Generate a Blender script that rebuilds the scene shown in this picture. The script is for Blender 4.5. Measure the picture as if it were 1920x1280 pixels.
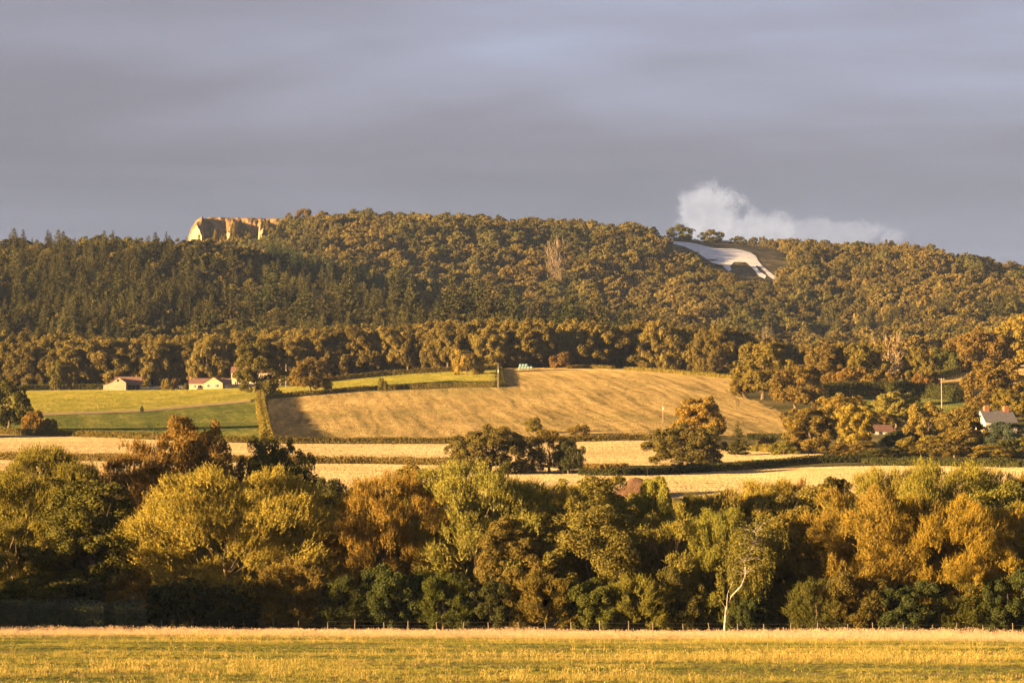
import bpy, math, random
import numpy as np
from mathutils import Vector, Matrix

# ------------------------------------------------------------------ scene, camera, light
for o in list(bpy.data.objects):
    bpy.data.objects.remove(o)
SC = bpy.context.scene
COL = SC.collection
R = math.radians
random.seed(7)

CAM_Z = 4.1
LENS = 100.0
K = 36.0 / 1920.0 / LENS              # tangent of one photograph pixel
TILT = math.atan((1117 - 640) * K)    # horizon lies low in the picture
CT, ST = math.cos(TILT), math.sin(TILT)
cam_d = bpy.data.cameras.new('camera')
cam_d.lens = LENS
cam_d.sensor_width = 36.0
cam_d.clip_start = 1.0
cam_d.clip_end = 20000.0
cam = bpy.data.objects.new('camera', cam_d)
cam.location = (0, 0, CAM_Z)
cam.rotation_euler = (math.pi / 2 + TILT, 0, 0)
COL.objects.link(cam)
SC.camera = cam

SUN_EL = R(6.2)
SUN_BACK = R(29.0)                    # how far behind the picture plane the sun stands, on the left
SUN_DIR = Vector((-math.cos(SUN_BACK) * math.cos(SUN_EL), -math.sin(SUN_BACK) * math.cos(SUN_EL), math.sin(SUN_EL)))
SC.view_settings.view_transform = 'Standard'
SC.view_settings.look = 'None'
SC.view_settings.gamma = 1.0
SC.view_settings.use_curve_mapping = False
SC.view_settings.exposure = 2.70

sun_d = bpy.data.lights.new('sun', 'SUN')
sun_d.energy = 5.0
sun_d.angle = R(0.6)
sun_d.color = (1.0, 0.615, 0.25)
sun = bpy.data.objects.new('sun', sun_d)
sun.rotation_euler = SUN_DIR.to_track_quat('Z', 'Y').to_euler()
sun.location = (-400, -300, 200)
COL.objects.link(sun)

cy = SC.cycles
SC.render.engine = 'CYCLES'
cy.max_bounces = 5
cy.diffuse_bounces = 2
cy.glossy_bounces = 1
cy.transmission_bounces = 2
cy.volume_bounces = 0
cy.transparent_max_bounces = 8
cy.caustics_reflective = False
cy.caustics_refractive = False
cy.use_denoising = True
cy.use_adaptive_sampling = True
cy.adaptive_threshold = 0.015


class NT:
    """short-hand for building node trees"""
    def __init__(self, tree):
        self.t = tree
        self.n = tree.nodes
        self.l = tree.links
        self.n.clear()

    def new(self, typ, **kw):
        nd = self.n.new(typ)
        for k_, v in kw.items():
            setattr(nd, k_, v)
        return nd

    def put(self, sock, val):
        if isinstance(val, bpy.types.NodeSocket):
            self.l.new(val, sock)
        elif val is not None:
            if hasattr(sock.default_value, '__len__') and not hasattr(val, '__len__'):
                val = [val] * len(sock.default_value)
            if hasattr(sock.default_value, '__len__') and len(sock.default_value) == 4 and len(val) == 3:
                val = (*val, 1.0)
            sock.default_value = val

    def math(self, op, a, b=None, c=None, clamp=False):
        nd = self.new('ShaderNodeMath', operation=op, use_clamp=clamp)
        self.put(nd.inputs[0], a)
        self.put(nd.inputs[1], b)
        self.put(nd.inputs[2], c)
        return nd.outputs[0]

    def vmath(self, op, a, b=None):
        nd = self.new('ShaderNodeVectorMath', operation=op)
        self.put(nd.inputs[0], a)
        self.put(nd.inputs[1], b)
        return nd.outputs[0]

    def mix(self, fac, a, b, blend='MIX'):
        nd = self.new('ShaderNodeMix', data_type='RGBA', blend_type=blend)
        self.put(nd.inputs[0], fac)
        self.put(nd.inputs[6], a)
        self.put(nd.inputs[7], b)
        return nd.outputs[2]

    def noise(self, vec, scale, detail=3.0, rough=0.55, dist=0.0, out=0):
        nd = self.new('ShaderNodeTexNoise')
        if vec is not None:
            self.put(nd.inputs['Vector'], vec)
        nd.inputs['Scale'].default_value = scale
        nd.inputs['Detail'].default_value = detail
        nd.inputs['Roughness'].default_value = rough
        nd.inputs['Distortion'].default_value = dist
        return nd.outputs[out]

    def ramp(self, fac, stops, interp='LINEAR'):
        nd = self.new('ShaderNodeValToRGB')
        self.put(nd.inputs[0], fac)
        cr = nd.color_ramp
        cr.interpolation = interp
        while len(cr.elements) > 1:
            cr.elements.remove(cr.elements[-1])
        for i, (p, c) in enumerate(stops):
            e = cr.elements[0] if i == 0 else cr.elements.new(p)
            e.position = p
            if not hasattr(c, '__len__'):
                c = (c, c, c)
            e.color = (*c, 1.0)
        return nd.outputs[0]

    def smooth(self, x, a, b):
        nd = self.new('ShaderNodeMapRange', interpolation_type='SMOOTHSTEP')
        self.put(nd.inputs[0], x)
        nd.inputs[1].default_value = a
        nd.inputs[2].default_value = b
        nd.inputs[3].default_value = 0.0
        nd.inputs[4].default_value = 1.0
        return nd.outputs[0]

    def comb(self, x, y, z):
        nd = self.new('ShaderNodeCombineXYZ')
        self.put(nd.inputs[0], x)
        self.put(nd.inputs[1], y)
        self.put(nd.inputs[2], z)
        return nd.outputs[0]

    def sep(self, v):
        nd = self.new('ShaderNodeSeparateXYZ')
        self.put(nd.inputs[0], v)
        return nd.outputs


# ------------------------------------------------------------------ sky: grey-lavender cloud deck over a low-sun sky
def build_world():
    w = bpy.data.worlds.new('World')
    SC.world = w
    w.use_nodes = True
    b = NT(w.node_tree)
    tc = b.new('ShaderNodeTexCoord')
    d = tc.outputs['Generated']
    x, y, z = b.sep(d)
    sky = b.new('ShaderNodeTexSky', sky_type='NISHITA')
    sky.sun_disc = False
    sky.sun_elevation = SUN_EL
    sky.sun_rotation = math.atan2(SUN_DIR.x, SUN_DIR.y)
    sky.dust_density = 1.5
    zz = b.math('ADD', b.math('MAXIMUM', z, 0.0), 0.10)
    ux = b.math('DIVIDE', x, zz)
    uy = b.math('DIVIDE', y, zz)
    # cloud deck in long flat bands
    p1 = b.comb(b.math('MULTIPLY', ux, 0.42), b.math('MULTIPLY', uy, 0.62), 4.1)
    n1 = b.noise(p1, 0.85, 6.0, 0.50, 0.5)
    p2 = b.comb(b.math('MULTIPLY', ux, 0.7), b.math('MULTIPLY', uy, 1.7), 8.7)
    n2 = b.noise(p2, 1.2, 6.0, 0.52, 0.7)
    f = b.math('ADD', b.math('MULTIPLY', n1, 0.72), b.math('MULTIPLY', n2, 0.28))
    cloud = b.ramp(f, [(0.34, (0.205, 0.184, 0.205)), (0.46, (0.305, 0.282, 0.325)), (0.53, (0.390, 0.380, 0.455)), (0.60, (0.47, 0.485, 0.60))])
    # paler and bluer towards the skyline
    low = b.smooth(z, 0.18, 0.105)
    cloud = b.mix(b.math('MULTIPLY', low, 0.5), cloud, (0.375, 0.385, 0.470))
    cloud = b.mix(b.math('MULTIPLY', b.smooth(z, 0.14, 0.30), 0.5), cloud, b.vmath('MULTIPLY', cloud, (0.72, 0.70, 0.72)))
    # lit cumulus rising behind the ridge
    az = b.math('ARCTAN2', x, y)
    el = b.math('ARCSINE', z)
    pn = b.comb(b.math('MULTIPLY', az, 60.0), b.math('MULTIPLY', el, 60.0), 1.3)
    nz = b.noise(pn, 1.7, 9.0, 0.60, 0.4)
    nzs = b.math('MULTIPLY', b.math('SUBTRACT', nz, 0.5), 1.7)

    def blob(a0, e0, ra, re):
        da = b.math('DIVIDE', b.math('SUBTRACT', az, a0), ra)
        de = b.math('DIVIDE', b.math('SUBTRACT', el, e0), re)
        r2 = b.math('SQRT', b.math('ADD', b.math('MULTIPLY', da, da), b.math('MULTIPLY', de, de)))
        return b.smooth(b.math('ADD', r2, nzs), 1.0, 0.6)

    def ang(px, py):
        v = (640 - py) * K
        t = CT - v * ST
        return math.atan((px - 960) * K / t), math.atan((ST + v * CT) / t)

    a1, e1 = ang(1328, 402)
    a2, e2 = ang(1390, 448)
    a3, e3 = ang(1545, 447)
    puff = b.math('MAXIMUM', blob(a1, e1, 0.0130, 0.0115), b.math('MAXIMUM', b.math('MULTIPLY', blob(a2, e2, 0.026, 0.0095), 0.85), b.math('MULTIPLY', blob(a3, e3, 0.030, 0.0065), 0.5)))
    body = b.noise(pn, 2.3, 5.0, 0.6)
    puffc = b.mix(b.smooth(body, 0.3, 0.75), (0.66, 0.61, 0.60), (0.86, 0.79, 0.75))
    cloud = b.mix(b.math('MULTIPLY', puff, 0.88), cloud, puffc)
    # scale the cloud radiance for the exposure, then to the sky strength of 0.1
    cl = b.vmath('MULTIPLY', cloud, (1.36, 1.39, 1.50))
    col = b.mix(0.97, sky.outputs[0], cl)
    bg = b.new('ShaderNodeBackground')
    b.put(bg.inputs[0], col)
    bg.inputs[1].default_value = 0.1
    out = b.new('ShaderNodeOutputWorld')
    b.l.new(bg.outputs[0], out.inputs[0])


build_world()


# ------------------------------------------------------------------ projection helpers
def ray(px, py):
    v = (640 - py) * K
    t = CT - v * ST
    return (px - 960) * K / t, (ST + v * CT) / t       # X per metre of depth, rise per metre of depth


def unproj(px, py, D):
    s, e = ray(px, py)
    return s * D, D, CAM_Z + e * D


def proj(X, D, Z):
    f = D * CT + (Z - CAM_Z) * ST
    u = -D * ST + (Z - CAM_Z) * CT
    return 960 + X / f / K, 640 - u / f / K


# ------------------------------------------------------------------ value noise for terrain
_rng = np.random.default_rng(11)
_LAT = _rng.random((256, 256))


def vnoise(x, y):
    x = np.asarray(x, float)
    y = np.asarray(y, float)
    xi = np.floor(x).astype(int)
    yi = np.floor(y).astype(int)
    fx = x - xi
    fy = y - yi
    fx = fx * fx * (3 - 2 * fx)
    fy = fy * fy * (3 - 2 * fy)
    a = _LAT[xi % 256, yi % 256]
    b = _LAT[(xi + 1) % 256, yi % 256]
    c = _LAT[xi % 256, (yi + 1) % 256]
    d = _LAT[(xi + 1) % 256, (yi + 1) % 256]
    return (a * (1 - fx) + b * fx) * (1 - fy) + (c * (1 - fx) + d * fx) * fy


def fbm(x, y, o=3):
    r = 0
    amp = 0.5
    for i in range(o):
        r = r + amp * vnoise(np.asarray(x) * 2 ** i + 13.7 * i, np.asarray(y) * 2 ** i + 5.3 * i)
        amp *= 0.5
    return r


# ------------------------------------------------------------------ terrain heights: rows = depth, columns = bearing
TC = [-900, 0, 300, 335, 372, 480, 560, 640, 820, 1000, 1200, 1400, 1560, 1700, 1920, 2900]
TT = {
    600: [905, 905, 905, 905, 905, 906, 906, 906, 906, 908, 908, 908, 905, 905, 905, 905],
    700: [866, 868, 868, 868, 868, 868, 869, 870, 871, 872, 874, 880, 872, 875, 876, 876],
    800: [818, 824, 828, 829, 830, 832, 832, 832, 832, 831, 829, 846, 846, 845, 846, 846],
    900: [792, 797, 802, 803, 803, 804, 802, 800, 797, 795, 795, 808, 806, 806, 806, 800],
    1000: [762, 768, 774, 775, 775, 776, 772, 768, 764, 762, 760, 768, 768, 768, 762, 750],
    1100: [746, 750, 754, 754, 754, 752, 748, 743, 738, 732, 726, 734, 742, 745, 734, 715],
    1200: [735, 738, 739, 738, 737, 735, 730, 724, 712, 708, 704, 716, 724, 724, 710, 690],
    1300: [728, 730, 729, 728, 727, 723, 716, 708, 697, 691, 694, 705, 715, 712, 692, 670],
    1400: [712, 714, 715, 714, 713, 709, 704, 700, 692, 687, 691, 704, 713, 708, 684, 660],
    1600: [630, 640, 645, 646, 648, 650, 650, 650, 652, 660, 684, 716, 728, 722, 690, 650],
    1800: [545, 562, 572, 575, 578, 584, 590, 598, 622, 662, 696, 706, 716, 704, 664, 620],
    2000: [470, 489, 500, 503, 508, 522, 555, 572, 632, 664, 684, 676, 676, 660, 622, 580],
    2200: [500, 545, 562, 564, 560, 558, 575, 572, 592, 606, 614, 612, 610, 590, 572, 540],
    2400: [560, 600, 605, 600, 540, 520, 498, 505, 512, 520, 530, 534, 536, 532, 558, 530],
    2550: [600, 640, 640, 632, 505, 482, 455, 444, 448, 458, 468, 488, 505, 498, 542, 530],
    2640: [620, 655, 655, 645, 488, 468, 436, 434, 438, 447, 456, 467, 492, 488, 534, 535],
    2720: [640, 668, 668, 656, 478, 456, 412, 422, 429, 437, 446, 458, 482, 482, 528, 560],
}
DS = np.arange(300, 3301, 10.0)
US = np.concatenate([np.arange(-1600, -400, 60.0), np.arange(-400, 2330, 10.0), np.arange(2330, 3600, 60.0)])


def base_z(X, D):
    """the near meadow"""
    X = np.asarray(X, float)
    D = np.asarray(D, float)
    tilt = -0.0055 * X * np.clip((D - 60) / 260, 0, 1)
    return tilt + 0.6 * (fbm(X / 60 + 3, D / 38 + 9, 2) - 0.37) * np.clip((D - 20) / 100, 0, 1)


def _build_height():
    dk = np.array(sorted(TT))
    cols = np.array(TC, float)
    Zt = np.zeros((len(dk), len(cols)))
    for i, d in enumerate(dk):
        for j, c in enumerate(cols):
            Zt[i, j] = unproj(c, TT[d][j], d)[2]
    # interpolate along bearing, then depth
    A = np.zeros((len(dk), len(US)))
    for i in range(len(dk)):
        A[i] = np.interp(US, cols, Zt[i])
    S = (US - 960) * K
    G = np.zeros((len(DS), len(US)))
    for j in range(len(US)):
        z0 = base_z(S[j] * 345, 345)
        dd = np.concatenate([[300, 345, 430, 520], dk, [2790, 3300]])
        last = A[-1, j]
        zz = np.concatenate([[z0, z0, z0 + 6.0, z0 + 16.0], A[:, j], [last - 2, last - 40]])
        G[:, j] = np.interp(DS, dd, zz)
    # soften the kinks along depth and across (not over the cliff end)
    ker = np.array([1, 2, 3, 4, 3, 2, 1.0])
    ker /= ker.sum()
    P = np.pad(G, ((3, 3), (0, 0)), mode='edge')
    G2 = sum(ker[q] * P[q:q + len(DS)] for q in range(7))
    m = ((DS > 380) & (DS < 2660)).astype(float)[:, None]
    G = G2 * m + G * (1 - m)
    for it in range(3):
        P = np.pad(G, ((0, 0), (3, 3)), mode='edge')
        G2 = sum(ker[q] * P[:, q:q + len(US)] for q in range(7))
        far_left = ((DS[:, None] > 2300) & (US[None, :] > 310) & (US[None, :] < 420))
        G = np.where(far_left, G, G2)
    X = S[None, :] * DS[:, None]
    D = np.repeat(DS[:, None], len(US), 1)
    # gullies and swells on the wooded slopes, gentle swells on the fields
    amp = np.clip((D - 1420) / 250, 0, 1) * np.clip((2640 - D) / 120, 0, 1)
    G = G + amp * 38 * (fbm(X / 150 + 4, D / 260 + 1, 3) - 0.44)
    fa = np.clip((D - 520) / 150, 0, 1) * np.clip((1420 - D) / 150, 0, 1)
    G = G + fa * 3.0 * (fbm(X / 120 + 30, D / 150 + 11, 2) - 0.37)
    return G


GZ = _build_height()


def ground(X, D):
    X = np.asarray(X, float)
    D = np.asarray(D, float)
    u = 960 + X / np.maximum(D, 1.0) / K
    ju = np.clip(np.interp(u, US, np.arange(len(US))), 0, len(US) - 1.0001)
    jd = np.clip((D - 300) / 10.0, 0, len(DS) - 1.0001)
    a = ju.astype(int)
    b = jd.astype(int)
    fu = ju - a
    fd = jd - b
    z = (GZ[b, a] * (1 - fu) + GZ[b, a + 1] * fu) * (1 - fd) + (GZ[b + 1, a] * (1 - fu) + GZ[b + 1, a + 1] * fu) * fd
    return np.where(D < 345, base_z(X, D), z)


_DM = np.arange(350, 2760, 2.0)


def hit(px, py, dmin=350):
    """depth at which the sight line of a photograph pixel meets the ground"""
    s, e = ray(px, py)
    dm = _DM[_DM >= dmin]
    g = (ground(s * dm, dm) - CAM_Z) / dm - e
    i = np.argmax(g >= 0)
    if g[i] < 0:
        i = len(g) - 1
    if i == 0:
        return float(dm[0])
    f = g[i - 1] / (g[i - 1] - g[i] + 1e-9)
    return float(dm[i - 1] + f * (dm[i] - dm[i - 1]))


def at(px, D):
    """ground point at depth D under a photograph column (x taken near the ground)"""
    X = (px - 960) * K * D
    for _ in range(3):
        Z = float(ground(X, D))
        f = D * CT + (Z - CAM_Z) * ST
        X = (px - 960) * K * f
    return X, D, float(ground(X, D))


# ------------------------------------------------------------------ mesh helpers
def mesh_np(name, V, F, mats=(), mat_idx=None, smooth=False):
    """V (n,3), F (m,3) or (m,4) or list of such arrays"""
    me = bpy.data.meshes.new(name)
    V = np.asarray(V, np.float32)
    Fs = F if isinstance(F, list) else [F]
    me.vertices.add(len(V))
    me.vertices.foreach_set('co', V.ravel())
    loops = np.concatenate([np.asarray(f, np.int32).ravel() for f in Fs])
    sizes = np.concatenate([np.full(len(f), np.asarray(f).shape[1], np.int32) for f in Fs])
    starts = np.concatenate([[0], np.cumsum(sizes)[:-1]]).astype(np.int32)
    me.loops.add(len(loops))
    me.loops.foreach_set('vertex_index', loops)
    me.polygons.add(len(sizes))
    me.polygons.foreach_set('loop_start', starts)
    me.polygons.foreach_set('loop_total', sizes)
    if mat_idx is not None:
        me.polygons.foreach_set('material_index', np.asarray(mat_idx, np.int32))
    if smooth:
        me.polygons.foreach_set('use_smooth', np.ones(len(sizes), bool))
    me.update(calc_edges=True)
    for m in mats:
        me.materials.append(m)
    return me


def link(name, me, parent=None, loc=None, **props):
    o = bpy.data.objects.new(name, me)
    COL.objects.link(o)
    if parent is not None:
        o.parent = parent
    if loc is not None:
        o.location = loc
    for k_, v in props.items():
        o[k_] = v
    return o


def thing(name, label, cat, loc=(0, 0, 0), rz=0.0, group=None):
    o = link(name, None, None, loc, label=label, category=cat)
    o.empty_display_size = 0.5
    o.rotation_euler = (0, 0, rz)
    if group:
        o['group'] = group
    return o


def structure(name, me, label=None):
    o = link(name, me, kind='structure')
    if label:
        o['label'] = label
    return o


class MB:
    """collects boxes, prisms and tubes into one mesh"""
    def __init__(self):
        self.V = []
        self.F = []
        self.n = 0

    def add(self, V, F):
        V = [tuple(v) for v in V]
        self.V += V
        self.F += [tuple(i + self.n for i in f) for f in F]
        self.n += len(V)
        return self

    def box(self, x0, x1, y0, y1, z0, z1):
        return self.add([(x0, y0, z0), (x1, y0, z0), (x1, y1, z0), (x0, y1, z0), (x0, y0, z1), (x1, y0, z1), (x1, y1, z1), (x0, y1, z1)],
                        [(0, 3, 2, 1), (4, 5, 6, 7), (0, 1, 5, 4), (1, 2, 6, 5), (2, 3, 7, 6), (3, 0, 4, 7)])

    def prism(self, poly, a, b, axis='y'):
        """extrude a polygon (list of 2-D points) from a to b along an axis"""
        n = len(poly)
        if axis == 'y':
            P = [(p[0], a, p[1]) for p in poly] + [(p[0], b, p[1]) for p in poly]
        elif axis == 'x':
            P = [(a, p[0], p[1]) for p in poly] + [(b, p[0], p[1]) for p in poly]
        else:
            P = [(p[0], p[1], a) for p in poly] + [(p[0], p[1], b) for p in poly]
        F = [tuple(range(n)), tuple(range(2 * n - 1, n - 1, -1))]
        for i in range(n):
            j = (i + 1) % n
            F.append((j, i, i + n, j + n))
        return self.add(P, F)

    def tube(self, pts, rad, sides=6, cap=True):
        pts = [Vector(p) for p in pts]
        if not hasattr(rad, '__len__'):
            rad = [rad] * len(pts)
        V = []
        F = []
        for i, p in enumerate(pts):
            d = (pts[min(i + 1, len(pts) - 1)] - pts[max(i - 1, 0)]).normalized()
            a = d.orthogonal().normalized() if abs(d.z) < 0.9 else d.cross(Vector((0, 1, 0))).normalized()
            b = d.cross(a)
            for s in range(sides):
                t = 2 * math.pi * s / sides
                V.append(p + (a * math.cos(t) + b * math.sin(t)) * rad[i])
        for i in range(len(pts) - 1):
            for s in range(sides):
                t = (s + 1) % sides
                F.append((i * sides + s, i * sides + t, (i + 1) * sides + t, (i + 1) * sides + s))
        if cap:
            F.append(tuple(range(sides - 1, -1, -1)))
            F.append(tuple((len(pts) - 1) * sides + s for s in range(sides)))
        return self.add(V, F)

    def mesh(self, name, *mats):
        me = bpy.data.meshes.new(name)
        me.from_pydata([tuple(v) for v in self.V], [], self.F)
        me.update()
        for m in mats:
            me.materials.append(m)
        return me

    def build(self, name, mat, parent=None, loc=None, **props):
        return link(name, self.mesh(name, mat), parent, loc, **props)


# ------------------------------------------------------------------ materials
def new_mat(name):
    m = bpy.data.materials.new(name)
    m.use_nodes = True
    return m, NT(m.node_tree)


def finish(b, shader, disp=None):
    out = b.new('ShaderNodeOutputMaterial')
    b.l.new(shader, out.inputs[0])


def principled(b, col, rough=0.8, spec=0.2, normal=None):
    p = b.new('ShaderNodeBsdfPrincipled')
    b.put(p.inputs['Base Color'], col)
    b.put(p.inputs['Roughness'], rough)
    p.inputs['Specular IOR Level'].default_value = spec
    if normal is not None:
        b.l.new(normal, p.inputs['Normal'])
    return p.outputs[0]


def bump(b, h, strength, dist):
    nd = b.new('ShaderNodeBump')
    nd.inputs['Strength'].default_value = strength
    nd.inputs['Distance'].default_value = dist
    b.put(nd.inputs['Height'], h)
    return nd.outputs[0]


def leaf_mat(name, mode, trans=0.28, clump=0.45):
    """mode: 'object' takes the colour from the object, 'tint' from the scattered point"""
    m, b = new_mat(name)
    tc = b.new('ShaderNodeTexCoord')
    oi = b.new('ShaderNodeObjectInfo')
    ge = b.new('ShaderNodeNewGeometry')
    if mode == 'object':
        base = oi.outputs['Color']
    else:
        a = b.new('ShaderNodeAttribute', attribute_type='INSTANCER', attribute_name='tint')
        base = a.outputs['Color']
    off = b.vmath('ADD', tc.outputs['Object'], b.vmath('MULTIPLY', b.comb(oi.outputs['Random'], oi.outputs['Random'], oi.outputs['Random']), (37.0, 91.0, 53.0)))
    n = b.noise(off, clump, 2.0, 0.6)
    isl = ge.outputs['Random Per Island']
    k1 = b.math('ADD', 0.80, b.math('MULTIPLY', isl, 0.40))
    k2 = b.math('ADD', 0.62, b.math('MULTIPLY', n, 0.76))
    v = b.math('MULTIPLY', k1, k2)
    c = b.vmath('MULTIPLY', base, b.comb(v, v, v))
    # some leaves and clumps have turned
    turn = b.smooth(b.math('ADD', n, b.math('MULTIPLY', isl, 0.20)), 0.58, 0.88)
    c = b.mix(b.math('MULTIPLY', turn, 0.5), c, b.vmath('MULTIPLY', c, (1.32, 1.05, 0.75)))
    p = principled(b, c, 0.7, 0.04)
    t = b.new('ShaderNodeBsdfTranslucent')
    b.put(t.inputs[0], b.vmath('MULTIPLY', c, (1.15, 1.1, 0.6)))
    mx = b.new('ShaderNodeMixShader')
    mx.inputs[0].default_value = trans
    b.l.new(p, mx.inputs[1])
    b.l.new(t.outputs[0], mx.inputs[2])
    finish(b, mx.outputs[0])
    return m


def plain_mat(name, col, rough=0.8, spec=0.2, var=0.25, scale=2.0, bumps=0.0, col2=None):
    m, b = new_mat(name)
    tc = b.new('ShaderNodeTexCoord')
    n = b.noise(tc.outputs['Object'], scale, 4.0, 0.6)
    lo = tuple(c * (1 - var) for c in col)
    hi = tuple(min(c * (1 + var), 1) for c in (col2 or col))
    c = b.ramp(n, [(0.3, lo), (0.7, hi)])
    nm = bump(b, b.noise(tc.outputs['Object'], scale * 4, 3.0), bumps, 0.1) if bumps else None
    finish(b, principled(b, c, rough, spec, nm))
    return m


def bark_mat(name, c1, c2, scale=(3, 3, 0.6)):
    m, b = new_mat(name)
    tc = b.new('ShaderNodeTexCoord')
    p = b.vmath('MULTIPLY', tc.outputs['Object'], scale)
    n = b.noise(p, 2.5, 5.0, 0.65)
    c = b.ramp(n, [(0.36, c1), (0.62, c2)])
    finish(b, principled(b, c, 0.9, 0.1, bump(b, n, 0.6, 0.05)))
    return m


def field_mat(name, kind, blades=False):
    m, b = new_mat(name)
    ge = b.new('ShaderNodeNewGeometry')
    P = ge.outputs['Position']
    x, y, z = b.sep(P)
    if kind == 'stubble':                 # pale cut straw in long drill rows
        rowp = b.comb(b.math('MULTIPLY', b.math('ADD', x, b.math('MULTIPLY', y, 0.10)), 0.02), b.math('MULTIPLY', b.math('SUBTRACT', y, b.math('MULTIPLY', x, 0.03)), 0.30), 0.0)
        rows = b.noise(rowp, 1.6, 4.0, 0.6)
        big = b.noise(P, 0.025, 3.0, 0.5)
        c = b.ramp(b.math('ADD', b.math('MULTIPLY', rows, 0.6), b.math('MULTIPLY', big, 0.4)), [(0.38, (0.32, 0.25, 0.135)), (0.5, (0.39, 0.312, 0.178)), (0.62, (0.45, 0.37, 0.225))])
        # a few dark tramlines
        tr = b.math('FRACT', b.math('DIVIDE', b.math('SUBTRACT', y, b.math('MULTIPLY', x, 0.035)), 22.0))
        tl = b.math('MULTIPLY', b.smooth(b.math('ABSOLUTE', b.math('SUBTRACT', tr, 0.5)), 0.045, 0.02), 0.35)
        c = b.mix(tl, c, (0.17, 0.115, 0.055))
        h = b.math('ADD', b.noise(P, 5.0, 3.0, 0.7), b.math('MULTIPLY', rows, 0.5))
        nm = bump(b, h, 1.0, 1.3)
    elif kind == 'tan':                   # rough harvested slope with rows running uphill
        wob = b.math('MULTIPLY', b.math('SUBTRACT', b.noise(P, 0.012, 2.0), 0.5), 9.0)
        q = b.math('ADD', b.math('ADD', x, b.math('MULTIPLY', y, 0.085)), wob)
        rowp = b.comb(b.math('MULTIPLY', q, 0.34), b.math('MULTIPLY', y, 0.012), 2.0)
        rows = b.noise(rowp, 1.0, 3.0, 0.65)
        rowb = b.noise(b.comb(b.math('MULTIPLY', q, 0.12), b.math('MULTIPLY', y, 0.006), 7.0), 1.0, 2.0, 0.5)
        mott = b.noise(b.vmath('MULTIPLY', P, (1.0, 0.45, 1.0)), 0.22, 4.0, 0.65)
        big = b.noise(P, 0.018, 3.0, 0.55)
        f = b.math('ADD', b.math('ADD', b.math('MULTIPLY', rows, 0.50), b.math('MULTIPLY', mott, 0.26)), b.math('MULTIPLY', rowb, 0.24))
        c = b.ramp(f, [(0.39, (0.125, 0.098, 0.042)), (0.47, (0.225, 0.172, 0.076)), (0.54, (0.30, 0.23, 0.102)), (0.63, (0.39, 0.31, 0.155))])
        grn = b.smooth(b.math('ADD', b.math('MULTIPLY', big, 0.6), b.math('MULTIPLY', mott, 0.5)), 0.55, 0.72)
        c = b.mix(b.math('MULTIPLY', grn, 0.55), c, (0.135, 0.13, 0.045))
        h = b.math('ADD', b.noise(P, 3.5, 3.0, 0.7), b.math('MULTIPLY', rows, 0.7))
        nm = bump(b, h, 1.0, 1.3)
    elif kind in ('green', 'dark_green'):
        rowp = b.comb(b.math('MULTIPLY', b.math('ADD', x, b.math('MULTIPLY', y, 0.16)), 0.25), b.math('MULTIPLY', y, 0.01), 4.0)
        rows = b.noise(rowp, 1.0, 2.0, 0.6)
        mott = b.noise(b.vmath('MULTIPLY', P, (1.0, 0.35, 1.0)), 0.10, 4.0, 0.6)
        f = b.math('ADD', b.math('MULTIPLY', rows, 0.5 if kind == 'dark_green' else 0.2), b.math('MULTIPLY', mott, 0.5 if kind == 'dark_green' else 0.8))
        if kind == 'green':
            c = b.ramp(f, [(0.35, (0.17, 0.175, 0.030)), (0.52, (0.23, 0.215, 0.040)), (0.66, (0.30, 0.255, 0.058))])
        else:
            c = b.ramp(f, [(0.38, (0.075, 0.095, 0.022)), (0.52, (0.11, 0.125, 0.028)), (0.62, (0.17, 0.165, 0.045))])
        nm = bump(b, b.noise(P, 4.0, 3.0, 0.7), 1.0, 0.9)
    elif kind == 'heath':
        n = b.noise(P, 0.09, 5.0, 0.65)
        c = b.ramp(n, [(0.36, (0.035, 0.034, 0.02)), (0.52, (0.06, 0.052, 0.03)), (0.66, (0.15, 0.12, 0.07))])
        nm = bump(b, b.noise(P, 0.5, 4.0, 0.7), 0.7, 1.5)
    elif kind == 'meadow':
        st = b.noise(b.vmath('MULTIPLY', P, (0.35, 1.0, 1.0)), 0.09, 4.0, 0.6)
        c = b.ramp(st, [(0.38, (0.075, 0.095, 0.022)), (0.52, (0.15, 0.14, 0.035)), (0.65, (0.28, 0.21, 0.08))])
        nm = bump(b, b.noise(P, 5.0, 3.0, 0.7), 0.8, 0.5)
    elif kind == 'soil':
        n = b.noise(P, 0.5, 5.0, 0.7)
        c = b.ramp(n, [(0.35, (0.085, 0.05, 0.03)), (0.65, (0.16, 0.10, 0.06))])
        nm = bump(b, b.noise(P, 2.0, 4.0, 0.7), 0.9, 0.6)
    else:                                 # rough ground below the woods and hedges
        n = b.noise(P, 0.05, 5.0, 0.6)
        c = b.ramp(n, [(0.36, (0.05, 0.05, 0.018)), (0.52, (0.10, 0.09, 0.03)), (0.68, (0.20, 0.15, 0.06))])
        nm = bump(b, b.noise(P, 0.8, 4.0, 0.7), 0.9, 1.2)
    if blades:
        k_ = b.math('ADD', 0.72, b.math('MULTIPLY', ge.outputs['Random Per Island'], 0.56))
        c = b.vmath('MULTIPLY', c, b.comb(k_, k_, k_))
        nm = None
    finish(b, principled(b, c, 0.95, 0.05, nm))
    return m


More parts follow.
